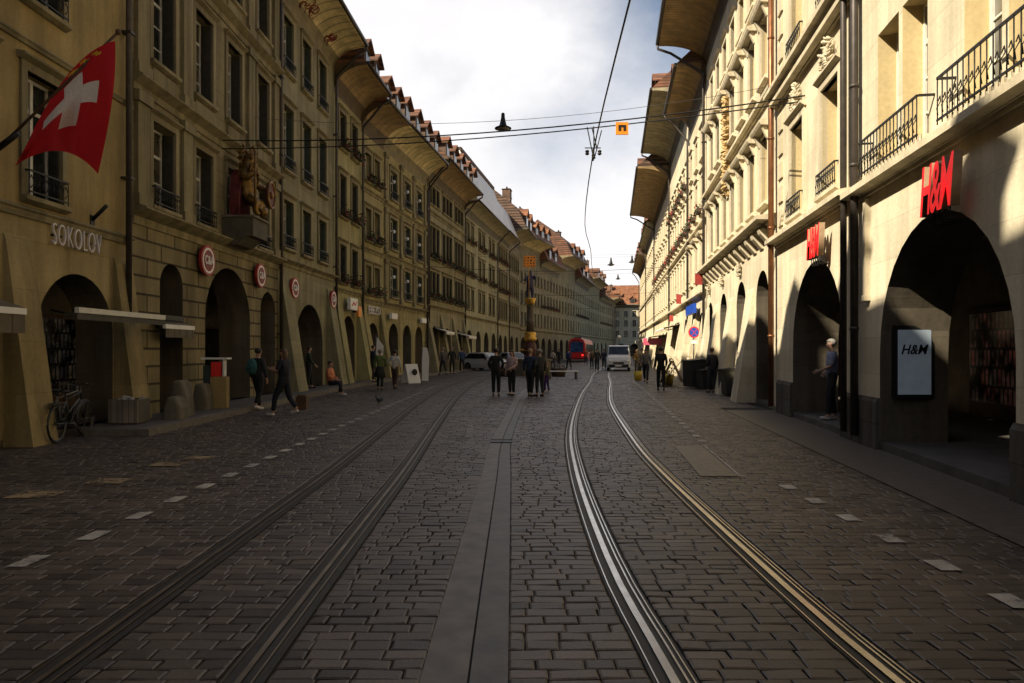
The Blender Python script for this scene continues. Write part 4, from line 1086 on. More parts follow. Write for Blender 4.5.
person('distant person in dark blue crossing in front of the red tram', (PX(569,57),57,0), R(20), 1.72, (.02,.03,.09), (.02,.015,.02), 'dark', 'dark', .2, ('down','down'), group=GP)
person('distant dark person left of the white van, nearer of the pair', (PX(597,52),52,0), R(170), 1.74, (.03,.028,.03), (.02,.02,.025), 'dark', 'dark', .2, ('down','swing'), group=GP)
person('distant person in grey left of the white van, farther of the pair', (PX(604,58),58,0), R(175), 1.70, (.06,.05,.055), (.04,.035,.035), 'dark', 'dark', .2, ('down','down'), group=GP)
person('distant person in orange top right of the white van', (PX(637,48),48,0), R(170), 1.66, (.42,.20,.05), (.12,.10,.06), 'blond', 'dark', .15, ('fwd','down'), group=GP)
person('person in dark clothes inside the store arch behind the hanging poster', (8.45,10.6,.13), R(120), 1.74, (.03,.026,.024), (.06,.045,.035), 'dark', 'white', .05, ('hip','down'), group=GP)
person('person in dark jacket by the arcade beside the white banners', (PX(373,33),33,.135), R(-60), 1.72, (.02,.025,.05), (.02,.02,.025), 'dark', 'dark', .05, ('down','hip'), group=GP)
for (px_, Y_, lab, tp, bt, rz_) in ((553,66,'far pedestrian in pale top between fountain and tram',(.35,.33,.30),(.03,.03,.04),10),(559,72,'far pedestrian in dark coat right of the fountain',(.02,.02,.025),(.02,.02,.02),170),
        (586,76,'far pedestrian in red top beside the tram',(.35,.05,.04),(.03,.03,.04),180),(592,62,'far pedestrian in brown jacket left of the pair by the van',(.12,.08,.05),(.03,.03,.035),20),
        (462,46,'pedestrian in blue jacket along the long arcade',(.04,.07,.16),(.02,.02,.03),15),(452,44,'pedestrian in black along the long arcade',(.02,.02,.02),(.02,.02,.02),-160),(443,42,'pedestrian in grey at the piers of the long arcade',(.12,.11,.10),(.03,.03,.035),40),
        (309,27.6,'person in dark green standing inside the wide arch of the grey green house',(.03,.05,.035),(.02,.02,.02),-70),(712,27,'second dark pedestrian near the bins',(.03,.03,.035),(.025,.025,.03),20),
        (642,42,'pedestrian in tan jacket between the van and the grey jacket',(.22,.16,.09),(.05,.045,.05),175)):
    zz_ = .135 if px_ in (309,443,452,462) else 0
    person(lab, (PX(px_,Y_),Y_,zz_), R(rz_), 1.62+.02*(px_ % 7), tp, bt, ('dark','brown','grey')[px_ % 3], 'dark', .05+.05*(px_ % 4), (('down','swing'),('pocket','down'),('down','down'))[px_ % 3], group=GP)
# backpack of the second person
mb = MB(); mb.ball((0,0,0),(.16,.10,.23),10); bp_ = mb.build('backpack', cloth((.03,.11,.11)), None, (PX(258,19)-.09,18.79,1.20), R(-20)); tag(bp_, 'teal rounded backpack worn by the person in black', 'backpack')
pk = MB().prism([(-.12,-.15),(-.13,-.02),(-.10,-.02),(-.085,-.15)], -.09, .09); pk.build('pocket', cloth((.02,.07,.07)), bp_)

# ------------------------------------------------------------------ flag on the ochre house
fl = empty('flag', L0.W(13.8,0,5.2)); tag(fl, 'large red flag with a white cross on a slanting pole of the ochre house', 'flag')
YF = 11.75
def fl_l(v): return v - fl.location
A_, B_ = P3(118.5,32,YF), P3(11,139,YF)
mb = MB(); mb.tube([fl_l(B_+Vector((-.15,0,-.1))), fl_l(A_)], .024, 8); mb.ball(fl_l(A_), .05, 8); mb.build('pole', M['woodbrown'], fl)
mb = MB(); q = fl_l(B_); mb.tube([q+Vector((-.22,0,-.16)), q+Vector((.12,0,.10))], .05, 8); mb.build('holder', M['iron'], fl)
ctl = [[(115,41),(112.5,98),(98,174)], [(70,72),(73,98),(60,151)], [(26,146),(21,155),(15,166)]]
def lag(t): return ((2*t-1)*(t-1), 4*t*(1-t), t*(2*t-1))
NG = 30; grid = {}
for i in range(NG+1):
    for j in range(NG+1):
        u, v = i/NG, j/NG; lu, lv = lag(u), lag(v)
        x = sum(lu[a]*lv[c]*ctl[a][c][0] for a in range(3) for c in range(3)); y = sum(lu[a]*lv[c]*ctl[a][c][1] for a in range(3) for c in range(3))
        dY = .16*math.sin(u*9+v*2.2)*(.25+v) + .10*math.sin(v*7-u*3)*v + .25*v*(1-u)
        grid[i,j] = fl_l(P3(x, y, YF - dY))
mb = MB(); rng = random.Random(4)
for i in range(NG):
    for j in range(NG):
        u, v = (i+.5)/NG, (j+.5)/NG; m = 0
        if (.4 < u < .6 and .2 < v < .8) or (.4 < v < .6 and .2 < u < .8): m = 1
        if j in (1,2) and 3 < i < 16 and (i*7+j*3) % 4 < 2: m = 2
        mb.face([grid[i,j],grid[i+1,j],grid[i+1,j+1],grid[i,j+1]], m, True)
def clothflag(nm, c):
    m, nt, b = newmat(nm); tc = N(nt,'ShaderNodeTexCoord'); no = N(nt,'ShaderNodeTexNoise',Scale=40.0); nt.links.new(tc.outputs['Object'],no.inputs[0])
    f = ramp(nt,no.outputs['Fac'],.3,.7); col = mixrgb(nt,c4(c,.85),c4(c,1.1),f); nt.links.new(col,b.inputs['Base Color']); b.inputs['Roughness'].default_value=.8
    tr = N(nt,'ShaderNodeBsdfTranslucent'); nt.links.new(col,tr.inputs[0]); mx = N(nt,'ShaderNodeMixShader'); mx.inputs[0].default_value=.35
    nt.links.new(b.outputs[0],mx.inputs[1]); nt.links.new(tr.outputs[0],mx.inputs[2]); nt.links.new(mx.outputs[0],nt.nodes['Material Output'].inputs[0]); return m
me = mb.mesh('flag_cloth', [clothflag('red_flag_cloth',(.50,.012,.018)), clothflag('white_flag_cloth',(.68,.62,.58)), clothflag('yellow_flag_cloth',(.60,.36,.03))])
bm = bmesh.new(); bm.from_mesh(me); bmesh.ops.remove_doubles(bm, verts=bm.verts, dist=.0005); bm.to_mesh(me); bm.free()
link('flag_cloth', me, fl)
fb = empty('flag_holder', L0.W(16.3,0,4.3)); tag(fb, 'empty black flag holder between the lower windows of the ochre house', 'flag holder')
mb = MB(); mb.tube([(.0,0,0),(.32,-.02,.3)], .04, 8); mb.build('socket', M['iron'], fb); MB().box(-.02,.02,-.07,.07,-.1,.1).build('plate', M['iron'], fb)

# ------------------------------------------------------------------ signs
def wall_sign(b, x, y, z, name, label, cat, group=None):
    o = empty(name, b.W(x, y, z), b.ang); tag(o, label, cat, group); return o
def text_on(o, txt, size, mat, y=-.01, ext=.02, shear=0, bold=0, space=1.0, x=0, z=0, sx=1.0, side=None):
    me = text_mesh(txt, size, ext, shear, bold, mat, space)
    if side:
        me.materials.append(side)
        for p in me.polygons: p.material_index = 0 if p.normal.y < -.9 else 1
    if sx != 1: me.transform(Matrix.Scale(sx, 4, (1,0,0)))
    return link('lettering', me, o, (x, y, z))
o = wall_sign(L0, 15.75, -.05, 3.8, 'shop_lettering', 'pale serif style letters mounted above the arch of the ochre house', 'sign')
text_on(o, 'SOKOLOV', .60, M['whitelet'], ext=.02, space=1.1, sx=.51, bold=-.010)
for x, sy in ((-.68,1),(.68,1)):
    pass
mb = MB()
for k in range(7): mb.box(-.70+k*.225, -.67+k*.225, 0, .05, -.02, .02)
mb.build('fixing', M['iron'], o)
def round_sign(b, x, z, r, label):
    o = wall_sign(b, x, -.16, z, 'round_sign', label, 'sign', 'round red shop signs along the rusticated arcade')
    def disc(rad, y0, y1, mt, nm):
        mb = MB(); n = 28; mb.prism([(rad*math.cos(2*PI*k/n), rad*math.sin(2*PI*k/n)) for k in range(n)], y0, y1, axis='y'); mb.build(nm, mt, o)
    disc(r, -.03, .05, plain('dark_red_rim',(.38,.03,.03),.5), 'disc')
    def ring(ra, rb_, mt):
        mb = MB(); n = 28
        for k in range(n):
            a, c = 2*PI*k/n, 2*PI*(k+1)/n
            mb.face([(ra*math.cos(a),-.034,ra*math.sin(a)),(rb_*math.cos(a),-.034,rb_*math.sin(a)),(rb_*math.cos(c),-.034,rb_*math.sin(c)),(ra*math.cos(c),-.034,ra*math.sin(c))])
        mb.build('ring', mt, o)
    ring(r*.70, r*.84, M['white']); disc(r*.62, -.038, -.034, M['darkred'], 'disc_face')
    text_on(o, 'C&A', r*.78, M['whitelet'], y=-.05, ext=.008, bold=.008, sx=.8)
    MB().box(-.03,.03,.05,.16,-.2,.2).build('bracket', M['iron'], o)
round_sign(L1, 3.45, 4.1, .42, 'big round red sign between the narrow and the wide rusticated arch')
round_sign(L1, 7.35, 4.1, .40, 'round red sign right of the wide rusticated arch below the statue')
round_sign(L2, 1.25, 3.98, .40, 'round red sign left of the arch of the grey green house')
round_sign(L2, 6.05, 3.9, .40, 'round red sign at the right end of the grey green house')
o = wall_sign(L3, 1.75, -.3, 3.85, 'box_sign', 'white box sign with red strokes over the arch of the narrow house', 'sign')
MB().box(-.55,.55,-.08,.08,-.28,.28).build('panel', M['white'], o)
mb = MB(); mb.tube([(-.35,-.09,-.1),(-.1,-.09,.08),(.1,-.09,-.05),(.38,-.09,.12)], .025, 6); mb.build('stroke', M['red'], o)
MB().box(-.03,.03,.08,.3,-.05,.05).build('bracket', M['iron'], o)
o = wall_sign(L3, 2.75, -.3, 3.55, 'box_sign', 'small orange box sign beside the white box sign', 'sign'); MB().box(-.25,.25,-.06,.06,-.25,.25).build('panel', M['orange'], o); MB().box(-.03,.03,.06,.3,-.05,.05).build('bracket', M['iron'], o)
o = wall_sign(L4a, 1.7, -.08, 3.75, 'shop_lettering', 'pale capital letters above the small arch of the slim yellow house', 'sign'); text_on(o, 'EBEZO', .62, M['whitelet'], ext=.03); MB().box(-1.0,1.0,.0,.06,-.05,.0).build('rail', M['iron'], o)
for x, lab in ((1.0,'small white shop sign over the left arch of the three bay house'),(7.2,'white shop sign near the right arch of the three bay house')):
    o = wall_sign(L4b, x, -.25, 3.6, 'box_sign', lab, 'sign'); MB().box(-.5,.5,-.08,.08,-.16,.16).build('panel', M['white'], o); MB().box(-.03,.03,.08,.26,-.04,.04).build('bracket', M['iron'], o)
# globes in front of the windows of the three bay house
for z in (9.0,6.35,11.9):
    for x in (1.75,4.4,7.0):
        g_ = empty('globe_lamp', L4b.W(x-.3,-.12,z-.45), L4b.ang); tag(g_, 'small white globe lamp hanging before a tall window of the three bay house', 'lamp', 'white globe lamps of the three bay house')
        MB().ball((0,0,0), .11, 8).build('globe', M['white'], g_); MB().tube([(0,0,.1),(0,0,.3),(0,.12,.3)], .012, 5).build('arm', M['iron'], g_)
# store lettering on the right
def store_letters(b, y, z, label, sx):
    o = wall_sign(b, rloc(b, y), -.22, z, 'shop_lettering', label, 'sign', 'red store letters on the right')
    text_on(o, 'H&M', .90, M['redlit'], ext=.055, shear=.28, bold=.016, space=.88, sx=sx, side=plain('letter_returns', (.30,.20,.12), .5))
    for k in range(5): MB().tube([(-.28+k*.14,.0,-.22),(-.28+k*.14,.0,-.42),(-.28+k*.14,.2,-.44)], .012, 5).build('bracket', M['iron'], o)
store_letters(R0, 8.98, 3.72, 'bold red slanted letters above the wide store arch, nearest', .50)
store_letters(R1a, 14.5, 3.85, 'bold red slanted letters above the arch of the house with two windows', .50)
po = wall_sign(R0, .0, 0, 0, 'poster_case', 'pale lit poster case with dark slanted letters on the jamb of the store arch', 'poster'); po.location = Vector((RX(11.55)+.50, 11.5, 1.45)); po.rotation_euler = (0,0,0)
MB().box(-.33,.33,-.03,.05,-.60,.60).build('frame', M['black'], po); MB().box(-.27,.27,-.045,-.031,-.53,.53).build('poster_face', plain('poster_blue_white', (.26,.31,.36), .4, var=.1, emit=.07), po)
text_on(po, 'H&M', .22, M['black'], y=-.05, ext=.003, shear=.28, z=.2, bold=.004, x=-.02, sx=.9)
def hang_sign(y, z, w, h, mat, label, out=.25, name='hanging_sign', grp=None):
    o = empty(name, (RX(y)-.05, y, z), 0); tag(o, label, 'sign', grp)
    MB().box(-out-w,-out,-.04,.04,-h/2,h/2).build('panel', mat, o); MB().tube([(.05,0,h/2-.05),(-out-w,0,h/2+.02)], .02, 5).build('arm', M['iron'], o); return o
hsr = plain('faded_red_sign', (.36,.05,.04), .5, var=.3)
hang_sign(32.2, 4.9, .32, .5, hsr, 'red projecting shop sign at the far end of the hooded house')
hang_sign(42.0, 4.7, .28, .55, hsr, 'red projecting sign beside the flower boxes, under the brown eave')
hang_sign(47.5, 3.8, .24, .42, hsr, 'small red emblem hanging over the sunny arcade')
b = RB[0]; o = wall_sign(b, 3.3, -.3, 3.75, 'shop_sign', 'long blue shop sign on the slim cream house', 'sign'); MB().box(-1.7,1.7,-.09,.09,-.24,.24).build('panel', M['blue'], o)
text_on(o, 'OPTIK', .3, M['white'], y=-.1, ext=.004) if False else None
MB().box(-.03,.03,.09,.3,-.05,.05).build('bracket', M['iron'], o)
o = empty('traffic_sign', (PX(694,33.5),33.5,0)); tag(o, 'round violet red no stopping sign on a thin post by the bins', 'traffic sign')
MB().tube([(0,.05,0),(0,.05,2.8)], .03, 8).build('post', M['zinc'], o)
n = 24; mb = MB(); mb.prism([(.27*math.cos(2*PI*k/n), 2.5+.27*math.sin(2*PI*k/n)) for k in range(n)], -.02, .015, axis='y'); mb.build('disc', M['red'], o)
mb = MB(); mb.prism([(.215*math.cos(2*PI*k/n), 2.5+.215*math.sin(2*PI*k/n)) for k in range(n)], -.026, -.0205, axis='y'); mb.build('disc_face', M['blue'], o)
mb = MB()
for sgn in (-1,1): mb.prism([(-.17,2.5-sgn*.17-.03),(-.17+.03,2.5-sgn*.17-.03 if sgn>0 else 2.5+.14),(.17,2.5+sgn*.17),(.14,2.5+sgn*.17)], -.032, -.027+.001*sgn, axis='y')
mb.build('cross', M['red'], o)
MB().box(-.14,.14,-.02,.02,1.95,2.12).build('plate', M['white'], o)

# ------------------------------------------------------------------ gilded figure on its console
st = empty('statue', L1.W(5.3,-.48,5.6), L1.ang); tag(st, 'gilded and dark red carved figure with round shield on the console of the pilastered house', 'statue')
oldgold = plain('weathered_gilding', (.24,.135,.035), .42, .55, var=.6, scale=7); oldred = plain('weathered_red', (.13,.02,.018), .6, var=.5, scale=7)
V = [(0,0,.62,.27),(0,-.02,.95,.25),(0,-.04,1.25,.29),(0,-.05,1.5,.16),(0,-.08,1.78,.25),(0,-.27,1.72,.13),(0,-.05,2.0,.20),
     (-.34,-.05,1.30,.14),(-.50,-.22,1.08,.11),(-.46,-.42,1.3,.09),(.34,-.05,1.30,.14),(.50,-.22,1.05,.11),(.44,-.44,.95,.09),
     (-.18,-.2,.52,.18),(-.26,-.42,.50,.14),(-.26,-.40,.12,.10),(-.26,-.52,.06,.09),(.18,-.2,.52,.18),(.26,-.42,.50,.14),(.26,-.40,.12,.10),(.26,-.52,.06,.09)]
E = [(0,1),(1,2),(2,3),(3,4),(4,5),(4,6),(2,7),(7,8),(8,9),(2,10),(10,11),(11,12),(0,13),(13,14),(14,15),(15,16),(0,17),(17,18),(18,19),(19,20)]
link('figure', skin_mesh('figure', V, E, [oldgold]), st)
rng = random.Random(6); mb = MB()
for k in range(60):      # carved curls of mane and armour
    a = rng.uniform(0,6.28); z = rng.uniform(1.15,2.12); r = (.30 if z > 1.45 else .34)*(1 if z < 1.95 else .6)
    p = Vector((r*math.cos(a), -.06+r*.8*math.sin(a), z)); t = rng.uniform(0,6.28); q = .09
    mb.tube([p*1.0, p+Vector((q*math.cos(t)*.7, -.02, q*math.sin(t))), p+Vector((q*1.5*math.cos(t+.9)*.7,.0,q*1.5*math.sin(t+.9)))], [.045,.05,.015], 5)
mb.build('mane', oldgold, st)
n = 22; mb = MB(); mb.prism([(.48+.30*math.cos(2*PI*k/n), .80+.40*math.sin(2*PI*k/n)) for k in range(n)], -.60, -.52, axis='y'); mb.build('shield', oldred, st)
mb = MB(); mb.tube([(.48+.30*math.cos(2*PI*k/n), -.60, .80+.40*math.sin(2*PI*k/n)) for k in range(n+1)], .045, 6); mb.ball((.48,-.61,.80),(.1,.06,.12),8); mb.build('shield_rim', oldgold, st)
mb = MB(); mb.tube([(-.46,-.46,.1),(-.46,-.46,1.9)], .035, 6); mb.build('staff', oldgold, st)
mb = MB(); i0 = 0
prof = [(-.42,.02),(-.5,.5),(-.36,1.2),(-.15,1.45),(.15,1.45),(.36,1.2),(.44,.5),(.38,.02)]; mb.prism(prof, .06, .30, axis='y')
for k in range(7): mb.tube([(-.44+k*.13,.05,.02),(-.40+k*.12,.04,.7),(-.2+k*.06,.05,1.35)], [.05,.045,.02], 6)
mb.build('robe', oldred, st)
mb = MB(); mb.ball((-.2,-.46,.28),.13,8); mb.ball((.05,-.50,.2),.16,8); mb.build('trophies', oldgold, st)
mb = MB(); mb.box(-.62,.62,-.50,.47,-.06,-.001); mb.build('plinth', M['stonegrey'], st)

# ------------------------------------------------------------------ overhead wires
def wire(name, label, pts, r, mt='iron', grp=None, cat='wire'):
    mb = MB(); mb.tube(pts, r, 5); o = mb.build(name, M[mt]); tag(o, label, cat, grp); return o
def sag(a, b_, s, n=16):
    a, b_ = Vector(a), Vector(b_); return [a.lerp(b_, k/n) - Vector((0,0,s*4*(k/n)*(1-k/n))) for k in range(n+1)]
WA = L1.W(4.6,-.05,7.75); WB = Vector((RX(16.1),16.1,7.5))
wire('span_wire', 'upper dark span wire crossing the street beneath the bell lamp', sag(WA, WB, .33), .018)
wire('span_wire', 'lower dark span wire crossing the street carrying the orange plate', sag(L1.W(4.6,-.05,7.5), WB-Vector((0,0,.12)), .28), .016)
wire('thin_wire', 'thin pale wire high across the street holding the bell lamp', sag(L3.W(2.0,-.1,10.6)+Vector((0,-9,0)) if False else L1.W(7.0,-.1,9.2), (RX(19.5),19.5,9.0), .55), .007, 'zinc')
cw = [(1.15,-6,6.4),(1.35,2,6.4),(1.6,9.5,6.4),(2.0,17.5,6.38),(2.77,26.6,6.4),(3.7,33,6.4),(5.0,43,6.4),(7.3,56,6.4),(9.9,69,6.4),(13.8,88,6.4)]
wire('contact_wire', 'long overhead contact wire running along the right tram track', [(p.x,p.y,6.4) for p in spline([(a,b_) for a,b_,c in cw], 2.0)], .016)
for yy_, zz in ((48,7.4),(72,7.6),(98,7.8)):
    wire('span_wire', 'far span wire crossing the street %s' % {48:'before the fountain',72:'above the red tram',98:'beyond the fountain'}[yy_], sag((LX(yy_),yy_,zz), (RX(yy_),yy_,zz), .35), .014)
ins = empty('wire_hanger', (2.02,17.5,6.4)); tag(ins, 'black wire hanger with insulators joining span wires and contact wire', 'wire hanger')
mb = MB()
for a, b_ in (((-.14,0,.82),(.0,0,.12)),((.02,0,.84),(.03,0,.12)),((.22,0,.74),(.06,0,.12)),((-.02,0,.8),(.10,0,.3))): mb.tube([a,b_], .014, 5)
mb.tube([(-.2,0,.30),(.2,0,.30)], .014, 5); mb.tube([(.02,0,.3),(.0,0,-.02)], .03, 6); mb.build('strut', M['iron'], ins)
for x in (-.14,.02,.17):
    MB().lathe([(.02,0),(.05,.02),(.05,.05),(.03,.06),(.05,.08),(.05,.11),(.02,.13)], 8, 0, (x,0,.12 if x != .02 else .02)).build('insulator', M['iron'], ins)
op = empty('signal_plate', P3(622,128.5,17.0)); tag(op, 'square orange plate with black marks hanging on the span wires', 'signal plate')
MB().box(-.15,.15,-.02,.02,-.15,.15).build('plate', M['orange'], op)
mb = MB(); mb.box(-.09,-.03,-.03,-.021,-.06,.08).box(.03,.09,-.03,-.021,-.06,.08).box(-.029,.029,-.03,-.021,.03,.08); mb.build('mark', M['black'], op)
bell = empty('hanging_lamp', P3(503,122,18.3)); tag(bell, 'black bell shaped street lamp hanging over the street, nearest', 'street lamp', 'lamps hanging over the street')
def lamp_parts(o, k=1.0):
    MB().lathe([(.02,.24),(.045,.22),(.05,.12),(.07,.02),(.10,-.10),(.22,-.16),(.22,-.175)][::-1], 16, 0).build('lamp_shade', M['iron'], o)
    MB().lathe([(.06,-.23),(.14,-.20),(.17,-.176)], 12, 0).build('lamp_glass', M['glassR'], o)
lamp_parts(bell)
for k, (px_, py_, Y_, lab) in enumerate(((611,262,60,'bell shaped lamp hanging over the street far behind, lower one left'),(632,259.5,64,'bell shaped lamp hanging over the street close to the right eaves'),(618,277,90,'small far bell lamp hanging over the end of the street'))):
    o = empty('hanging_lamp', P3(px_,py_,Y_)); tag(o, lab, 'street lamp', 'lamps hanging over the street'); lamp_parts(o); o.scale = (1.5,1.5,1.5)
    w = sag((LX(Y_),Y_,o.location.z+.5), (RX(Y_),Y_,o.location.z+.5), .1); wire('thin_wire', 'thin wire holding the %s' % lab.replace('bell shaped ',''), w, .008, 'zinc')

# ------------------------------------------------------------------ fountain
fo = empty('fountain', (1.2,46,0)); tag(fo, 'painted column fountain with armoured figure raising an orange banner', 'fountain')
def octo(r): return [(r*math.cos(PI/8+PI/4*k), r*math.sin(PI/8+PI/4*k)) for k in range(8)]
mb = MB(); mb.prism(octo(1.6), 0, .16, axis='z'); mb.prism(octo(1.45), .161, .95, axis='z'); mb.prism(octo(1.55), .951, 1.06, axis='z'); mb.build('basin', M['stonegrey'], fo)
mb = MB(); mb.lathe([(.40,1.06),(.40,1.9),(.34,2.0),(.32,2.2)], 8); mb.build('pedestal', plain('dark_pedestal', (.09,.03,.025), .6, var=.4), fo)
mb = MB(); mb.lathe([(.32,2.2),(.42,2.3),(.42,2.42),(.31,2.55),(.40,2.7),(.30,2.85)], 14); mb.build('gilded_band', M['gold'], fo)
mb = MB(); mb.lathe([(.27,2.85),(.25,3.4),(.30,3.5),(.24,3.6),(.22,4.5),(.27,4.6)], 14); mb.build('column', plain('painted_column', (.10,.075,.05), .6, var=.4), fo)
mb = MB(); mb.lathe([(.25,4.6),(.29,4.75),(.36,4.95),(.37,5.05),(.32,5.06)], 12); mb.build('capital', M['gold'], fo)
V = [(0,0,5.85,.17),(0,0,6.15,.15),(0,0,6.4,.18),(0,0,6.58,.08),(0,-.02,6.75,.12),(0,0,6.9,.10),(-.25,0,6.42,.08),(-.38,-.1,6.2,.06),(-.30,-.25,6.3,.05),(.25,0,6.42,.08),(.36,-.1,6.3,.06),(.25,-.25,6.55,.05),
     (-.12,0,5.75,.12),(-.16,-.05,5.4,.09),(-.16,0,5.1,.07),(-.16,-.14,5.08,.06),(.12,0,5.75,.12),(.16,.05,5.4,.09),(.16,.03,5.1,.07),(.16,-.1,5.08,.06)]
E = [(0,1),(1,2),(2,3),(3,4),(4,5),(2,6),(6,7),(7,8),(2,9),(9,10),(10,11),(0,12),(12,13),(13,14),(14,15),(0,16),(16,17),(17,18),(18,19)]
link('figure', skin_mesh('figure', [(*v[:3], v[3]*1.35) for v in V], E, [plain('painted_armour', (.06,.05,.09), .45, .3, var=.4, scale=8)]), fo)
mb = MB(); mb.tube([(-.1,-.27,5.1),(-.1,-.27,7.85)], .025, 6); mb.build('banner_pole', M['gold'], fo)
mb = MB()
mb.box(-.45,.33,-.30,-.28,7.05,7.8); mb.build('banner', M['orange'], fo)
mb = MB(); rng = random.Random(8)
for k in range(16):
    x = -.36+.2*(k % 4); z = 7.13+.18*(k//4); mb.ball((x+rng.uniform(-.03,.03),-.305,z), (rng.uniform(.03,.07),.01,rng.uniform(.02,.07)), 6)
mb.build('banner_pattern', M['black'], fo)
for k in range(4):
    a = PI/4+PI/2*k; mb = MB(); mb.tube([(.4*math.cos(a),.4*math.sin(a),1.6),(.85*math.cos(a),.85*math.sin(a),1.7),(.9*math.cos(a),.9*math.sin(a),1.6)], .03, 6); mb.build('spout', M['gold'], fo)
def planter(label, loc, r, seed, bloom=.5, h=.5):
    o = empty('flower_tub', loc); tag(o, label, 'flower tub', 'flower tubs about the fountain')
    MB().lathe([(r*.8,0),(r,h),(r*.93,h),(r*.9,h-.06)], 14).build('tub', M['planter'], o)
    rng = random.Random(seed); mb = MB()
    for k in range(170):
        a = rng.uniform(0,6.28); rr_ = r*math.sqrt(rng.random())*1.1; z = h-.05+abs(rng.gauss(0,.18)); sz = rng.uniform(.03,.07)
        c = Vector((rr_*math.cos(a), rr_*math.sin(a), z)); u = Vector((rng.uniform(-1,1),rng.uniform(-1,1),rng.uniform(-.6,.6))).normalized()*sz; v = u.cross(Vector((rng.uniform(-1,1),rng.uniform(-1,1),1))).normalized()*sz
        mb.face([c-u,c-v*.6,c+u,c+v*.6], 1 if rng.random() < bloom and z > h+.05 else 0)
    mb.build('flowers', [M['leaf'], M['bloom']], o)
planter('round tub of red flowers left of the fountain basin', (-.35,43.6,0), .45, 1)
planter('round tub of red flowers right behind the standing group', (1.6,43.4,0), .55, 2, .7)
planter('leafy tub with few blooms at the right of the fountain', (2.9,43.6,0), .5, 3, .15)
def bench(label, loc, rz):
    o = empty('bench', loc, rz); tag(o, label, 'bench')
    mb = MB()
    for k in range(4): mb.box(-.9,.9,-.22+k*.115,-.12+k*.115,.42,.46)
    mb.build('seat', M['white'], o)
    for s_ in (-1,1): MB().box(s_*.75-.05,s_*.75+.05,-.2,.2,0,.419).build('leg', M['stonegrey'], o)
bench('pale slatted bench right of the fountain', (PX(563,40),40,0), R(4))

# ------------------------------------------------------------------ vehicles
def wheel(o, x, y, r, w=.2):
    wo = MB().prism([(y+r*math.cos(2*PI*k/20), r+r*math.sin(2*PI*k/20)) for k in range(20)], x-w/2, x+w/2).build('wheel', M['black'], o)
    s_ = 1 if x > 0 else -1; xr = x+s_*(w/2+.004)
    MB().prism([(y+r*.62*math.cos(2*PI*k/16), r+r*.62*math.sin(2*PI*k/16)) for k in range(16)], min(xr,xr-s_*.03), max(xr,xr-s_*.03)).build('rim', M['zinc'], wo)
def loft_y(mb, secs, m=0):
    """secs: list of (y, [(x,z)...]) half outlines from bottom centre side to top, mirrored"""
    rings = []
    for y, pr in secs:
        ring = [(x,y,z) for x,z in pr] + [(-x,y,z) for x,z in pr[::-1]]
        i = len(mb.v); mb.v += ring; rings.append((i,len(ring)))
    for (i,n),(j,_) in zip(rings, rings[1:]):
        for k in range(n):
            w = (k+1) % n; mb.f.append((i+k,i+w,j+w,j+k)); mb.m.append(m); mb.sm.append(False)
    i,n = rings[0]; mb.f.append(tuple(i+k for k in range(n))[::-1]); mb.m.append(m); mb.sm.append(False)
    i,n = rings[-1]; mb.f.append(tuple(i+k for k in range(n))); mb.m.append(m); mb.sm.append(False)
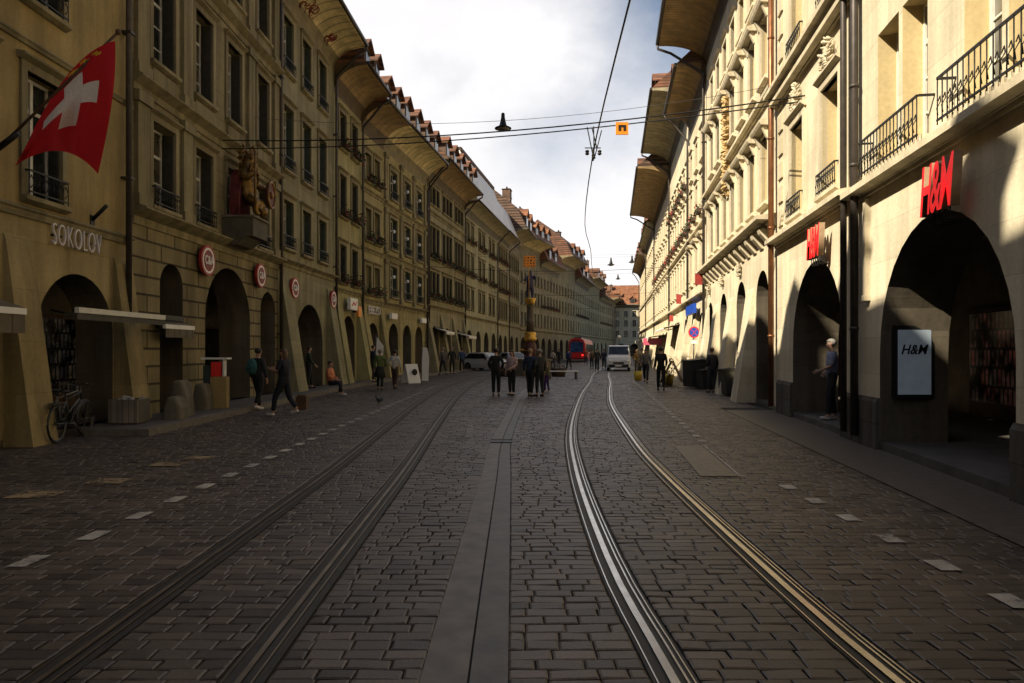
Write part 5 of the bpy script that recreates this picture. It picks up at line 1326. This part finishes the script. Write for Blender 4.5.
def vehicle(name, label, cat, loc, rz, paint, kind, group=None):
    """front looks along -y"""
    o = empty(name, loc, rz); tag(o, label, cat, group)
    if kind == 'van':
        Lh, W, H = 2.5, .95, 2.05
        S = [(-2.5,[(.80,.35),(.88,.45),(.86,.75),(.70,.82)]),(-2.35,[(.90,.25),(.95,.5),(.94,.95),(.82,1.08)]),(-1.75,[(.94,.25),(.97,.6),(.95,1.1),(.84,1.25)]),
             (-1.0,[(.94,.25),(.97,.6),(.94,1.15),(.78,1.95)]),(-.7,[(.94,.25),(.97,.6),(.94,1.2),(.80,2.02)]),(2.3,[(.94,.25),(.97,.6),(.94,1.2),(.82,2.05)]),(2.5,[(.90,.3),(.95,.6),(.92,1.2),(.78,1.95)])]
        wy = (-1.6,1.55)
        ws = [(-1.72,1.29),(-1.02,1.93)]
    else:
        S = [(-2.15,[(.70,.3),(.80,.4),(.78,.62),(.62,.66)]),(-1.95,[(.80,.2),(.87,.45),(.85,.70),(.70,.78)]),(-1.0,[(.84,.2),(.90,.5),(.87,.85),(.74,.94)]),
             (-.25,[(.84,.2),(.90,.5),(.87,.92),(.62,1.40)]),(.4,[(.84,.2),(.90,.5),(.87,.92),(.62,1.46)]),(1.6,[(.84,.2),(.90,.5),(.87,.92),(.62,1.42)]),(2.1,[(.78,.25),(.86,.5),(.84,.90),(.66,.98)]),(2.2,[(.70,.35),(.78,.5),(.76,.8),(.62,.88)])]
        wy = (-1.35,1.3)
        ws = [(-.98,.97),(-.28,1.385)]
    mb = MB(); loft_y(mb, S); body = mb.build('body', paint, o)
    (ya,za),(yb,zb) = ws; xa, xb = (.80,.74) if kind == 'van' else (.70,.58)
    d = Vector((0,-(zb-za),(yb-ya))).normalized()*.012; d = Vector((0,-abs(d.y),abs(d.z)))
    def quad(nm, pts, mt):
        mb = MB(); mb.face(pts); me = mb.mesh(nm, mt); ob = link(nm, me, o); md = ob.modifiers.new('thick','SOLIDIFY'); md.thickness = .008; md.offset = 0; return ob
    quad('windscreen', [Vector((-xa,ya,za))+d, Vector((xa,ya,za))+d, Vector((xb,yb,zb))+d, Vector((-xb,yb,zb))+d], M['glass'])
    for s_ in (-1,1):
        if kind == 'van': pts = [(s_*.955,-1.25,1.22),(s_*.955,-.05,1.25),(s_*.835,-.15,1.86),(s_*.835,-.85,1.86)]
        else: pts = [(s_*.885,-.75,.95),(s_*.885,1.65,.95),(s_*.67,1.35,1.36),(s_*.67,-.2,1.36)]
        quad('side_window', pts, M['glass'])
        fx, fy, fz = (.66,-2.47,.80) if kind == 'van' else (.58,-2.10,.56)
        mb = MB(); mb.ball((s_*fx,fy,fz), (.15,.10,.09), 8); mb.build('headlight', M['white'], o)
        mb = MB(); mb.ball((s_*(1.05 if kind == 'van' else .97),-.95 if kind == 'van' else -.65,1.28 if kind == 'van' else .95), (.10,.06,.11), 8); mb.build('mirror', M['black'], o)
        for y in wy: wheel(o, s_*.82, y, .33)
        mb = MB(); mb.box(min(s_*.70,s_*.84),max(s_*.70,s_*.84),2.46 if kind == 'van' else 2.14,2.515 if kind == 'van' else 2.19,.75,1.1 if kind == 'van' else .86); mb.build('tail_light', M['red'], o)
    fy = -2.50 if kind == 'van' else -2.16
    MB().box(-.78,.78,fy-.06,fy+.2,.30,.52).build('bumper', M['black'] if kind == 'van' else paint, o)
    MB().box(-.42,.42,fy-.03,fy+.05,.56,.70).build('grille', M['black'], o)
    MB().box(-.26,.26,fy-.075,fy-.061,.36,.47).build('number_plate', M['white'], o)
    return o
wp = plain('white_car_paint', (.55,.56,.58), .3, var=.05); sp = plain('silver_car_paint', (.62,.62,.62), .3, .2, var=.05)
vehicle('delivery_van', 'white delivery van facing the viewer far down the right lane', 'van', (PX(623.5,55),55+2.5,0), R(-9), wp, 'van')
vehicle('parked_car', 'silver estate car parked by the left arcade behind the man in black', 'car', (PX(487,57),57,0), R(52), sp, 'car', 'cars parked beyond the standing group')
vehicle('parked_car', 'white car parked behind the woman in the flowered blouse', 'car', (PX(514,60),60,0), R(20), wp, 'car', 'cars parked beyond the standing group')
# tram
tr = empty('tram', (PX(577,96),96,0), math.atan2(-1.6,8.5)); tag(tr, 'red tram seen from behind with dark blue rear window', 'tram')
redp = plain('tram_red_paint', (.50,.015,.012), .3, var=.08)
mb = MB(); pr = [(1.05,.35),(1.15,.6),(1.15,2.6),(1.0,3.05),(.6,3.25)]
loft_y(mb, [(-.25,[(x*.9,z if z > .4 else .5) for x,z in pr]),(.1,pr),(14,pr),(14.3,[(x*.9,z) for x,z in pr])]); mb.build('body', redp, tr)
MB().box(-.88,.88,-.30,-.262,1.35,2.75).build('rear_window', glassmat('blue_tram_glass',(.02,.05,.14)), tr)
for s_ in (-1,1):
    MB().box(s_*.78-.10,s_*.78+.10,-.30,-.262,.85,1.05).build('tail_light', plain('lit_tail_lamp',(.9,.02,.02),.3,var=.05,emit=1.6), tr)
    for k in range(5): MB().box(min(s_*1.153,s_*1.17),max(s_*1.153,s_*1.17),.8+2.7*k,3.1+2.7*k,1.35,2.45).build('side_window', M['glass'], tr)
MB().box(-.5,.5,1.5,4,3.26,3.5).build('roof_box', M['zinc'], tr)
MB().box(-.55,.55,-.29,-.262,2.82,3.0).build('destination_board', M['black'], tr)

# ------------------------------------------------------------------ small things on the left
o = empty('poster_column', (PX(216,18.4),18.4,.0), R(8)); tag(o, 'ticket and poster column with red panel and glass hood beside the wide rusticated arch', 'poster column')
MB().box(-.10,.30,-.16,.16,0,.95).build('base', M['l0'], o); MB().box(-.29,-.11,-.12,.12,0,1.25).build('cabinet', plain('dark_green_metal',(.02,.04,.035),.5), o)
MB().box(-.09,.16,-.13,.10,.96,1.34).build('panel', M['red'], o); MB().box(.20,.24,-.13,.10,.96,1.40).build('post', M['white'], o)
MB().box(-.33,.34,-.2,.2,1.405,1.45).build('hood', M['white'], o)
for (px_, Y_, hh, lab) in ((176,15.6,.62,'low worn stone guard block at the corner of the rusticated arcade'),(203,18.0,.80,'worn stone guard block left of the poster column'),(182,16.3,.95,'taller weathered stone guard block against the rusticated pier')):
    mb = MB(); mb.prism([(-.22,0),(.22,0),(.19,hh*.6),(.09,hh),(-.12,hh),(-.19,hh*.55)], -.22, .22, axis='y'); o = mb.build('guard_stone', M['stonegrey'], None, (PX(px_,Y_),Y_,.0)); tag(o, lab, 'guard stone', 'stone guards at the left piers')
    bv = o.modifiers.new('bevel','BEVEL'); bv.width = .07; bv.segments = 3
def awning(b, x0, x1, z, out, label, fab, drop=.3, bar='white', tilt=.25, box=True):
    o = empty('awning', b.W((x0+x1)/2, 0, z), b.ang); tag(o, label, 'awning', 'shop awnings on the arcades'); w = (x1-x0)/2
    MB().box(-w,w,-out-.05,-out+.03,-.04,.06).build('front_bar', M[bar], o)
    if fab:
        mb = MB(); mb.prism([(-out-.02,.061),(-.06,tilt+.061),(-.06,tilt+.075),(-out-.02,.075)], -w+.02, w-.02); mb.build('canopy', fab, o)
        if drop: 
            mb = MB(); n = 24
            mb.box(-w+.02,w-.02,-out-.035,-out-.02,-drop,-.041); mb.build('valance', fab, o)
    for s_ in (-.7,.7):
        mb = MB(); mb.tube([(s_*w,-.03,tilt-.08),(s_*w*.9,-out*.5,tilt*.5-.12),(s_*w,-out,-.02)], .022, 6); mb.build('arm', M['iron'], o)
    if box: MB().box(-w,w,-.12,-.01,tilt+.08,tilt+.2).build('cassette', M['shutter'], o)
    else: MB().prism([(-out-.02,-.16),(-out+.22,-.12),(-out+.22,-.05),(-out-.02,-.045)], -w, w).build('folded_canvas', M['shutter'], o)
canv = planks('dull_canvas', (.12,.10,.06), .3); canw = planks('white_canvas', (.66,.63,.55), .4); cany = planks('cream_canvas', (.62,.55,.38), .4)
awning(L0, 10.3, 13.3, 2.26, .75, 'olive canvas awning with cream bar at the left edge arch of the ochre house', canv, .34, 'cream' if 'cream' in M else 'white')
awning(L0, 14.55, 17.6, 2.36, .8, 'folded dark awning with thin pale bar before the arch under the shop lettering', None, 0, 'wframe', .12, False)
awning(L1, .75, 2.2, 2.2, .35, 'short white awning bar over the narrow rusticated arch', canv, .25, 'white', .1)
awning(L5, 2.0, 4.4, 2.9, .9, 'white awning on the first pier bay of the long grey olive house', canw, .15)
awning(L5, 8.0, 10.8, 2.7, 1.2, 'pale awning further along the long grey olive house', canw, .15)
awning(RB[2], 8.0, 17.5, 2.6, 1.6, 'long cream awning on the pale house behind the walking man', cany, .25)
awning(RB[1], 2.0, 9.0, 3.0, 1.2, 'long cream awning below the flower boxes on the right', cany, .2)
awning(RB[3], 3.0, 14.0, 2.7, 1.5, 'far yellowish awning on the sunny right arcade', cany, .25)
o = hang_sign(56.0, 2.35, .1, .1, M['red'], 'pink red panel at the end of the long awning', .1, 'awning_sign') 
MB().box(-1.9,-.4,-.05,.05,-.30,.25).build('panel', plain('pink_panel',(.65,.12,.2),.5), o)
def bicycle(label, loc, rz, paint):
    o = empty('bicycle', loc, rz); tag(o, label, 'bicycle', 'bicycles parked under the ochre arch')
    fr = plain('bicycle_paint', paint, .35)
    hub = {-1: (0,-.53,.34), 1: (0,.53,.34)}
    for k in (-1,1):
        c = hub[k]; wl = MB(); wl.tube([(0,c[1]+.325*math.cos(2*PI*q/24),.34+.325*math.sin(2*PI*q/24)) for q in range(25)], .020, 6); wo = wl.build('wheel', M['black'], o)
        mb = MB(); mb.tube([(0,c[1]+.30*math.cos(2*PI*q/24),.34+.30*math.sin(2*PI*q/24)) for q in range(25)], .009, 5)
        for q in range(12): a = 2*PI*q/12; mb.tube([(.02*(-1)**q,c[1],.34),(0,c[1]+.30*math.cos(a),.34+.30*math.sin(a))], .0025, 3)
        mb.tube([(-.05,c[1],.34),(.05,c[1],.34)], .018, 6); mb.build('rim', M['zinc'], wo)
    bb, st_, hd_ = (0,-.08,.30), (0,-.22,.80), (0,.36,.86)
    mb = MB()
    for a, c in ((bb,st_),(bb,(0,.40,.70)),((0,-.20,.74),hd_),(hub[-1],bb),(hub[-1],(0,-.20,.72)),((0,.40,.70),hub[1]),((0,.335,.95),(0,.40,.70))): mb.tube([a,c], .016, 6)
    mb.build('frame', fr, o)
    mb = MB(); mb.tube([(-.28,.20,1.0),(-.22,.32,1.0),(0,.335,.98),(.22,.32,1.0),(.28,.20,1.0)], .013, 6); mb.build('handlebar', M['zinc'], o)
    mb = MB(); mb.ball((0,-.26,.90),(.075,.14,.03),8); mb.tube([(0,-.22,.80),(0,-.25,.89)],.014,6); mb.build('saddle', M['black'], o)
    mb = MB(); mb.tube([(-.09,-.08,.30),(.09,-.08,.30)],.03,8); mb.tube([(.09,-.08,.3),(.1,.04,.2)],.012,5); mb.tube([(-.09,-.08,.3),(-.1,-.2,.4)],.012,5); mb.box(.06,.16,.02,.07,.185,.205); mb.box(-.16,-.06,-.22,-.17,.395,.415); mb.build('crankset', M['zinc'], o)
    mb = MB(); mb.box(-.07,.07,-.72,-.34,.70,.715); mb.tube([(.05,-.55,.70),(.04,-.53,.36)],.007,5); mb.tube([(-.05,-.55,.70),(-.04,-.53,.36)],.007,5); mb.build('rack', M['zinc'], o)
    return o
bicycle('dark bicycle leaning under the ochre arch, nearer one', (-8.15,12.95,0), R(8), (.03,.03,.035)); bicycle('grey bicycle parked under the ochre arch beside the crate', (-8.5,13.3,.0), R(-4), (.16,.15,.14))
o = empty('display_crate', (-7.95,14.55,.135)); tag(o, 'pale patterned crate with goods under the ochre arch', 'crate')
for x0,x1,y0,y1 in ((-.3,.3,-.25,-.22),(-.3,.3,.22,.25),(-.3,-.27,-.219,.219),(.27,.3,-.219,.219)): MB().box(x0,x1,y0,y1,.02,.5).build('side', planks('crate_boards',(.22,.19,.15),.12), o)
MB().box(-.269,.269,-.219,.219,.0,.03).build('bottom', M['woodbrown'], o)
mb = MB(); rng = random.Random(2)
for k in range(12): mb.ball((rng.uniform(-.2,.2),rng.uniform(-.15,.15),.40+rng.random()*.12), .08, 6)
mb.build('goods', plain('pale_goods',(.3,.28,.26),.6,var=.5), o)
mb = MB(); mb.box(-.15,.15,-.12,.12,0,.36); mb.box(-.11,.11,-.08,.08,.361,.40); o = mb.build('carton', M['woodbrown'], None, (PX(302,19.5),19.5,.0)); tag(o, 'small brown carton standing on the kerb behind the walking woman', 'carton')
# sandwich boards and banners before the three bay house
def aboard(label, loc, rz, h, mt, tilt=.35, w=.7):
    o = empty('sandwich_board', loc, rz); tag(o, label, 'sign board', 'boards standing in the street')
    for s_ in (-1,1):
        mb = MB(); mb.prism([(s_*tilt*h,0),(s_*tilt*h+.03,0),(.03 if s_ > 0 else .0,h),(.0 if s_ > 0 else -.03,h)], -w/2, w/2); mb.build('board', mt, o)
    return o
o = aboard('white slanted board with black disc before the three bay house', (PX(411,35),35,0), R(40), .95, M['white'], .4, .7)
mb = MB(); mb.ball((.05,-.27,.55), (.16,.02,.16), 8); mb.build('disc', M['black'], o)
o = empty('banner', (PX(425,34),34,0)); tag(o, 'upright white feather banner at the kerb right of the slanted board', 'banner')
mb = MB(); mb.prism([(-.16,.15),(.16,.15),(.2,1.3),(.1,1.75),(-.1,1.8),(-.14,1.2)], -.015, .015, axis='y'); mb.build('cloth', M['white'], o); MB().tube([(-.17,0,0),(-.17,0,1.85)], .02, 6).build('pole', M['zinc'], o)
o = empty('banner', (PX(379,34),34,.135)); tag(o, 'small white pennant hanging by the slim yellow house', 'banner'); mb = MB(); mb.prism([(-.15,1.3),(.18,1.1),(.22,1.7),(-.1,2.15)], -.015, .015, axis='y'); mb.build('cloth', M['white'], o); MB().tube([(-.17,0,0),(-.15,0,2.3)], .02, 6).build('pole', M['zinc'], o)
# pigeon
o = empty('pigeon', (PX(379,21),21,0.0), R(40)); tag(o, 'dark pigeon standing on the setts by the dashed line', 'bird')
V = [(0,0,.16,.055),(0,.10,.17,.05),(0,.17,.23,.028),(0,.19,.28,.026),(0,.225,.275,.009),(0,-.12,.14,.03),(0,-.22,.12,.012),(-.025,.02,.09,.014),(-.025,.02,.02,.008),(-.03,.05,.008,.008),(.025,.02,.09,.014),(.025,.02,.02,.008),(.03,.05,.008,.008)]
link('body', skin_mesh('body', V, [(0,1),(1,2),(2,3),(3,4),(0,5),(5,6),(0,7),(7,8),(8,9),(0,10),(10,11),(11,12)], [plain('pigeon_grey',(.06,.06,.07),.6)]), o)
for s_ in (-1,1):
    mb = MB(); mb.ball((s_*.05,-.04,.165), (.014,.13,.045), 8); mb.build('wing', plain('pigeon_wing',(.09,.09,.10),.6), o)
# bins and boards on the right
def bin_(label, loc, w, h, mt):
    o = empty('waste_bin', loc, R(8)); tag(o, label, 'bin', 'bins by the right arcade'); MB().prism([(-w/2+.04,.06),(w/2-.04,.06),(w/2,h),(-w/2,h)], -w/2, w/2, axis='y').build('container', mt, o)
    MB().prism([(-w/2-.03,h+.001),(w/2+.03,h+.001),(w/2+.03,h+.05),(0,h+.11),(-w/2-.03,h+.05)], -w/2-.03, w/2+.03, axis='y').build('lid', M['black'], o)
    for s_ in (-1,1): MB().prism([(w/2-.05+.06*math.cos(2*PI*k/12), .065+.06*math.sin(2*PI*k/12)) for k in range(12)], s_*w/2-.03, s_*w/2+.03, axis='y').build('wheel', M['black'], o)
dk = plain('dark_bin_plastic',(.03,.03,.028),.5)
bin_('tall dark bin left of the shaded buttress', (PX(697,30.5),30.5,0), .95, 1.15, dk); bin_('low dark bin beside the first one', (PX(707,29.5),29.5,0), .7, .75, dk); bin_('grey bin with pale top right of the shaded buttress', (PX(729,25.5),25.5,0), .6, .9, M['zinc'])
aboard('large slanted dark board leaning by the bins', (PX(682,32),32,0), R(75), 1.15, M['kerb'], .9, 1.3)
aboard('smaller pale edged board behind the leaning dark board', (PX(672,36),36,0), R(70), 1.1, M['woodbrown'], .5, .8)
def tubp(label, px_, Y_, mt):
    o = empty('flower_bucket', (PX(px_,Y_),Y_,0)); tag(o, label, 'flower bucket', 'yellow flower buckets on the right'); MB().lathe([(.18,0),(.24,.5),(.22,.5)], 12).build('bucket', mt, o)
    rng = random.Random(int(px_)); mb = MB()
    for k in range(120):
        c = Vector((rng.gauss(0,.15), rng.gauss(0,.15), .5+rng.random()*.75)); sz = rng.uniform(.03,.08); u = Vector((rng.uniform(-1,1),rng.uniform(-1,1),rng.uniform(-1,1))).normalized()*sz; v = u.cross(Vector((.3,.2,1))).normalized()*sz
        mb.face([c-u,c-v*.5,c+u,c+v*.5], 1 if rng.random() < .2 else 0)
    mb.build('flowers', [M['leaf'], plain('yellow_petals',(.6,.42,.03),.6)], o)
yb_ = plain('yellow_bucket',(.6,.42,.03),.4)
tubp('yellow bucket of flowers right of the man in black suit', 669, 33, yb_); tubp('yellow bucket of flowers left of the man in black suit', 638, 38, yb_)
o = empty('street_lamp', (PX(619,95),95,0)); tag(o, 'slim street lamp post with round head far behind the white van', 'street lamp'); MB().lathe([(.09,0),(.06,1),(.05,3.2)], 8).build('post', M['zinc'], o); MB().ball((0,0,3.4), .26, 8).build('lamp_head', M['white'], o)
#MORE-END

# ------------------------------------------------------------------ sky, sun, camera
world = bpy.data.worlds.new('World'); scn.world = world; world.use_nodes = True
nt = world.node_tree; nt.nodes.clear(); L = nt.links
SUN_A = 31.0
SUN_EL = math.degrees(math.atan(.93*math.cos(R(SUN_A))))
to_sun = Vector((-math.cos(R(SUN_A))*math.cos(R(SUN_EL)), -math.sin(R(SUN_A))*math.cos(R(SUN_EL)), math.sin(R(SUN_EL))))
sky = N(nt, 'ShaderNodeTexSky', sky_type='NISHITA'); sky.sun_disc = False
sky.sun_elevation = R(SUN_EL); sky.sun_rotation = math.atan2(to_sun.x, to_sun.y); sky.dust_density = 1.2; sky.ozone_density = 1.0
tc = N(nt, 'ShaderNodeTexCoord')
mp = N(nt, 'ShaderNodeMapping'); mp.inputs['Scale'].default_value = (1, 1, 1.7); mp.inputs['Location'].default_value = (.35, .1, .0); L.new(tc.outputs['Generated'], mp.inputs[0])
n1 = N(nt, 'ShaderNodeTexNoise', Scale=2.3, Detail=9.0, Roughness=.55, Distortion=.25); L.new(mp.outputs[0], n1.inputs['Vector'])
n2 = N(nt, 'ShaderNodeTexNoise', Scale=3.4, Detail=8.0, Roughness=.6); L.new(mp.outputs[0], n2.inputs['Vector'])
mask = ramp(nt, n1.outputs['Fac'], .30, .50, (.62,.62,.62,1), (1,1,1,1))
cl = ramp(nt, n2.outputs['Fac'], .28, .68, (8.1,8.0,8.2,1), (9.6,9.4,9.4,1))
sp_ = N(nt, 'ShaderNodeSeparateXYZ'); L.new(tc.outputs['Generated'], sp_.inputs[0])
ad_ = N(nt, 'ShaderNodeMath', operation='MULTIPLY_ADD'); ad_.inputs[1].default_value = .35; L.new(n2.outputs['Fac'], ad_.inputs[0]); L.new(sp_.outputs[1], ad_.inputs[2])
front = ramp(nt, ad_.outputs[0], .56, .86)
for gx, gy, gz, r0, r1, lo in ((.228,.868,.44,.01,.21,.0),(.05,.96,.27,.0,.13,.6)):
    ds = N(nt, 'ShaderNodeVectorMath', operation='DISTANCE'); L.new(tc.outputs['Generated'], ds.inputs[0]); ds.inputs[1].default_value = (gx, gy, gz)
    nz = N(nt, 'ShaderNodeMath', operation='MULTIPLY_ADD'); nz.inputs[1].default_value = .22; L.new(n2.outputs['Fac'], nz.inputs[0]); L.new(ds.outputs['Value'], nz.inputs[2])
    hole = ramp(nt, nz.outputs[0], r0+.10, r1+.10, (lo,lo,lo,1), (1,1,1,1))
    hm_ = N(nt, 'ShaderNodeMath', operation='MULTIPLY'); L.new(mask, hm_.inputs[0]); L.new(hole, hm_.inputs[1]); mask = hm_.outputs[0]
mm_ = N(nt, 'ShaderNodeMath', operation='MULTIPLY'); L.new(mask, mm_.inputs[0]); L.new(front, mm_.inputs[1]); mask = mm_.outputs[0]
bl_ = mixrgb(nt, sky.outputs[0], (2.2,2.2,2.2,1), 1.0, 'MULTIPLY')
colr = mixrgb(nt, sky.outputs[0], cl, mask)
bg = N(nt, 'ShaderNodeBackground', Strength=.06); L.new(colr, bg.inputs[0])
out = N(nt, 'ShaderNodeOutputWorld'); L.new(bg.outputs[0], out.inputs[0])

sd = bpy.data.lights.new('sun', 'SUN'); sd.energy = 5.0; sd.angle = R(.53); sd.color = (1.0, .885, .69)
so = bpy.data.objects.new('sun', sd); COL.objects.link(so); so.location = (-40,-30,60)
so.rotation_euler = (-to_sun).to_track_quat('-Z', 'Y').to_euler()

cd = bpy.data.cameras.new('camera'); cam = bpy.data.objects.new('camera', cd); COL.objects.link(cam)
cd.sensor_width = 36; cd.lens = 36*F/1024; cd.shift_y = 8.5/1024; cd.clip_end = 2000; cd.clip_start = .05
cam.location = (0,0,1.65); cam.rotation_euler = (R(90),0,0); scn.camera = cam
vs = scn.view_settings; vs.view_transform = 'Standard'; vs.look = 'None'; vs.exposure = 0.95; vs.gamma = 1.0
scn.render.resolution_x = 1024; scn.render.resolution_y = 683
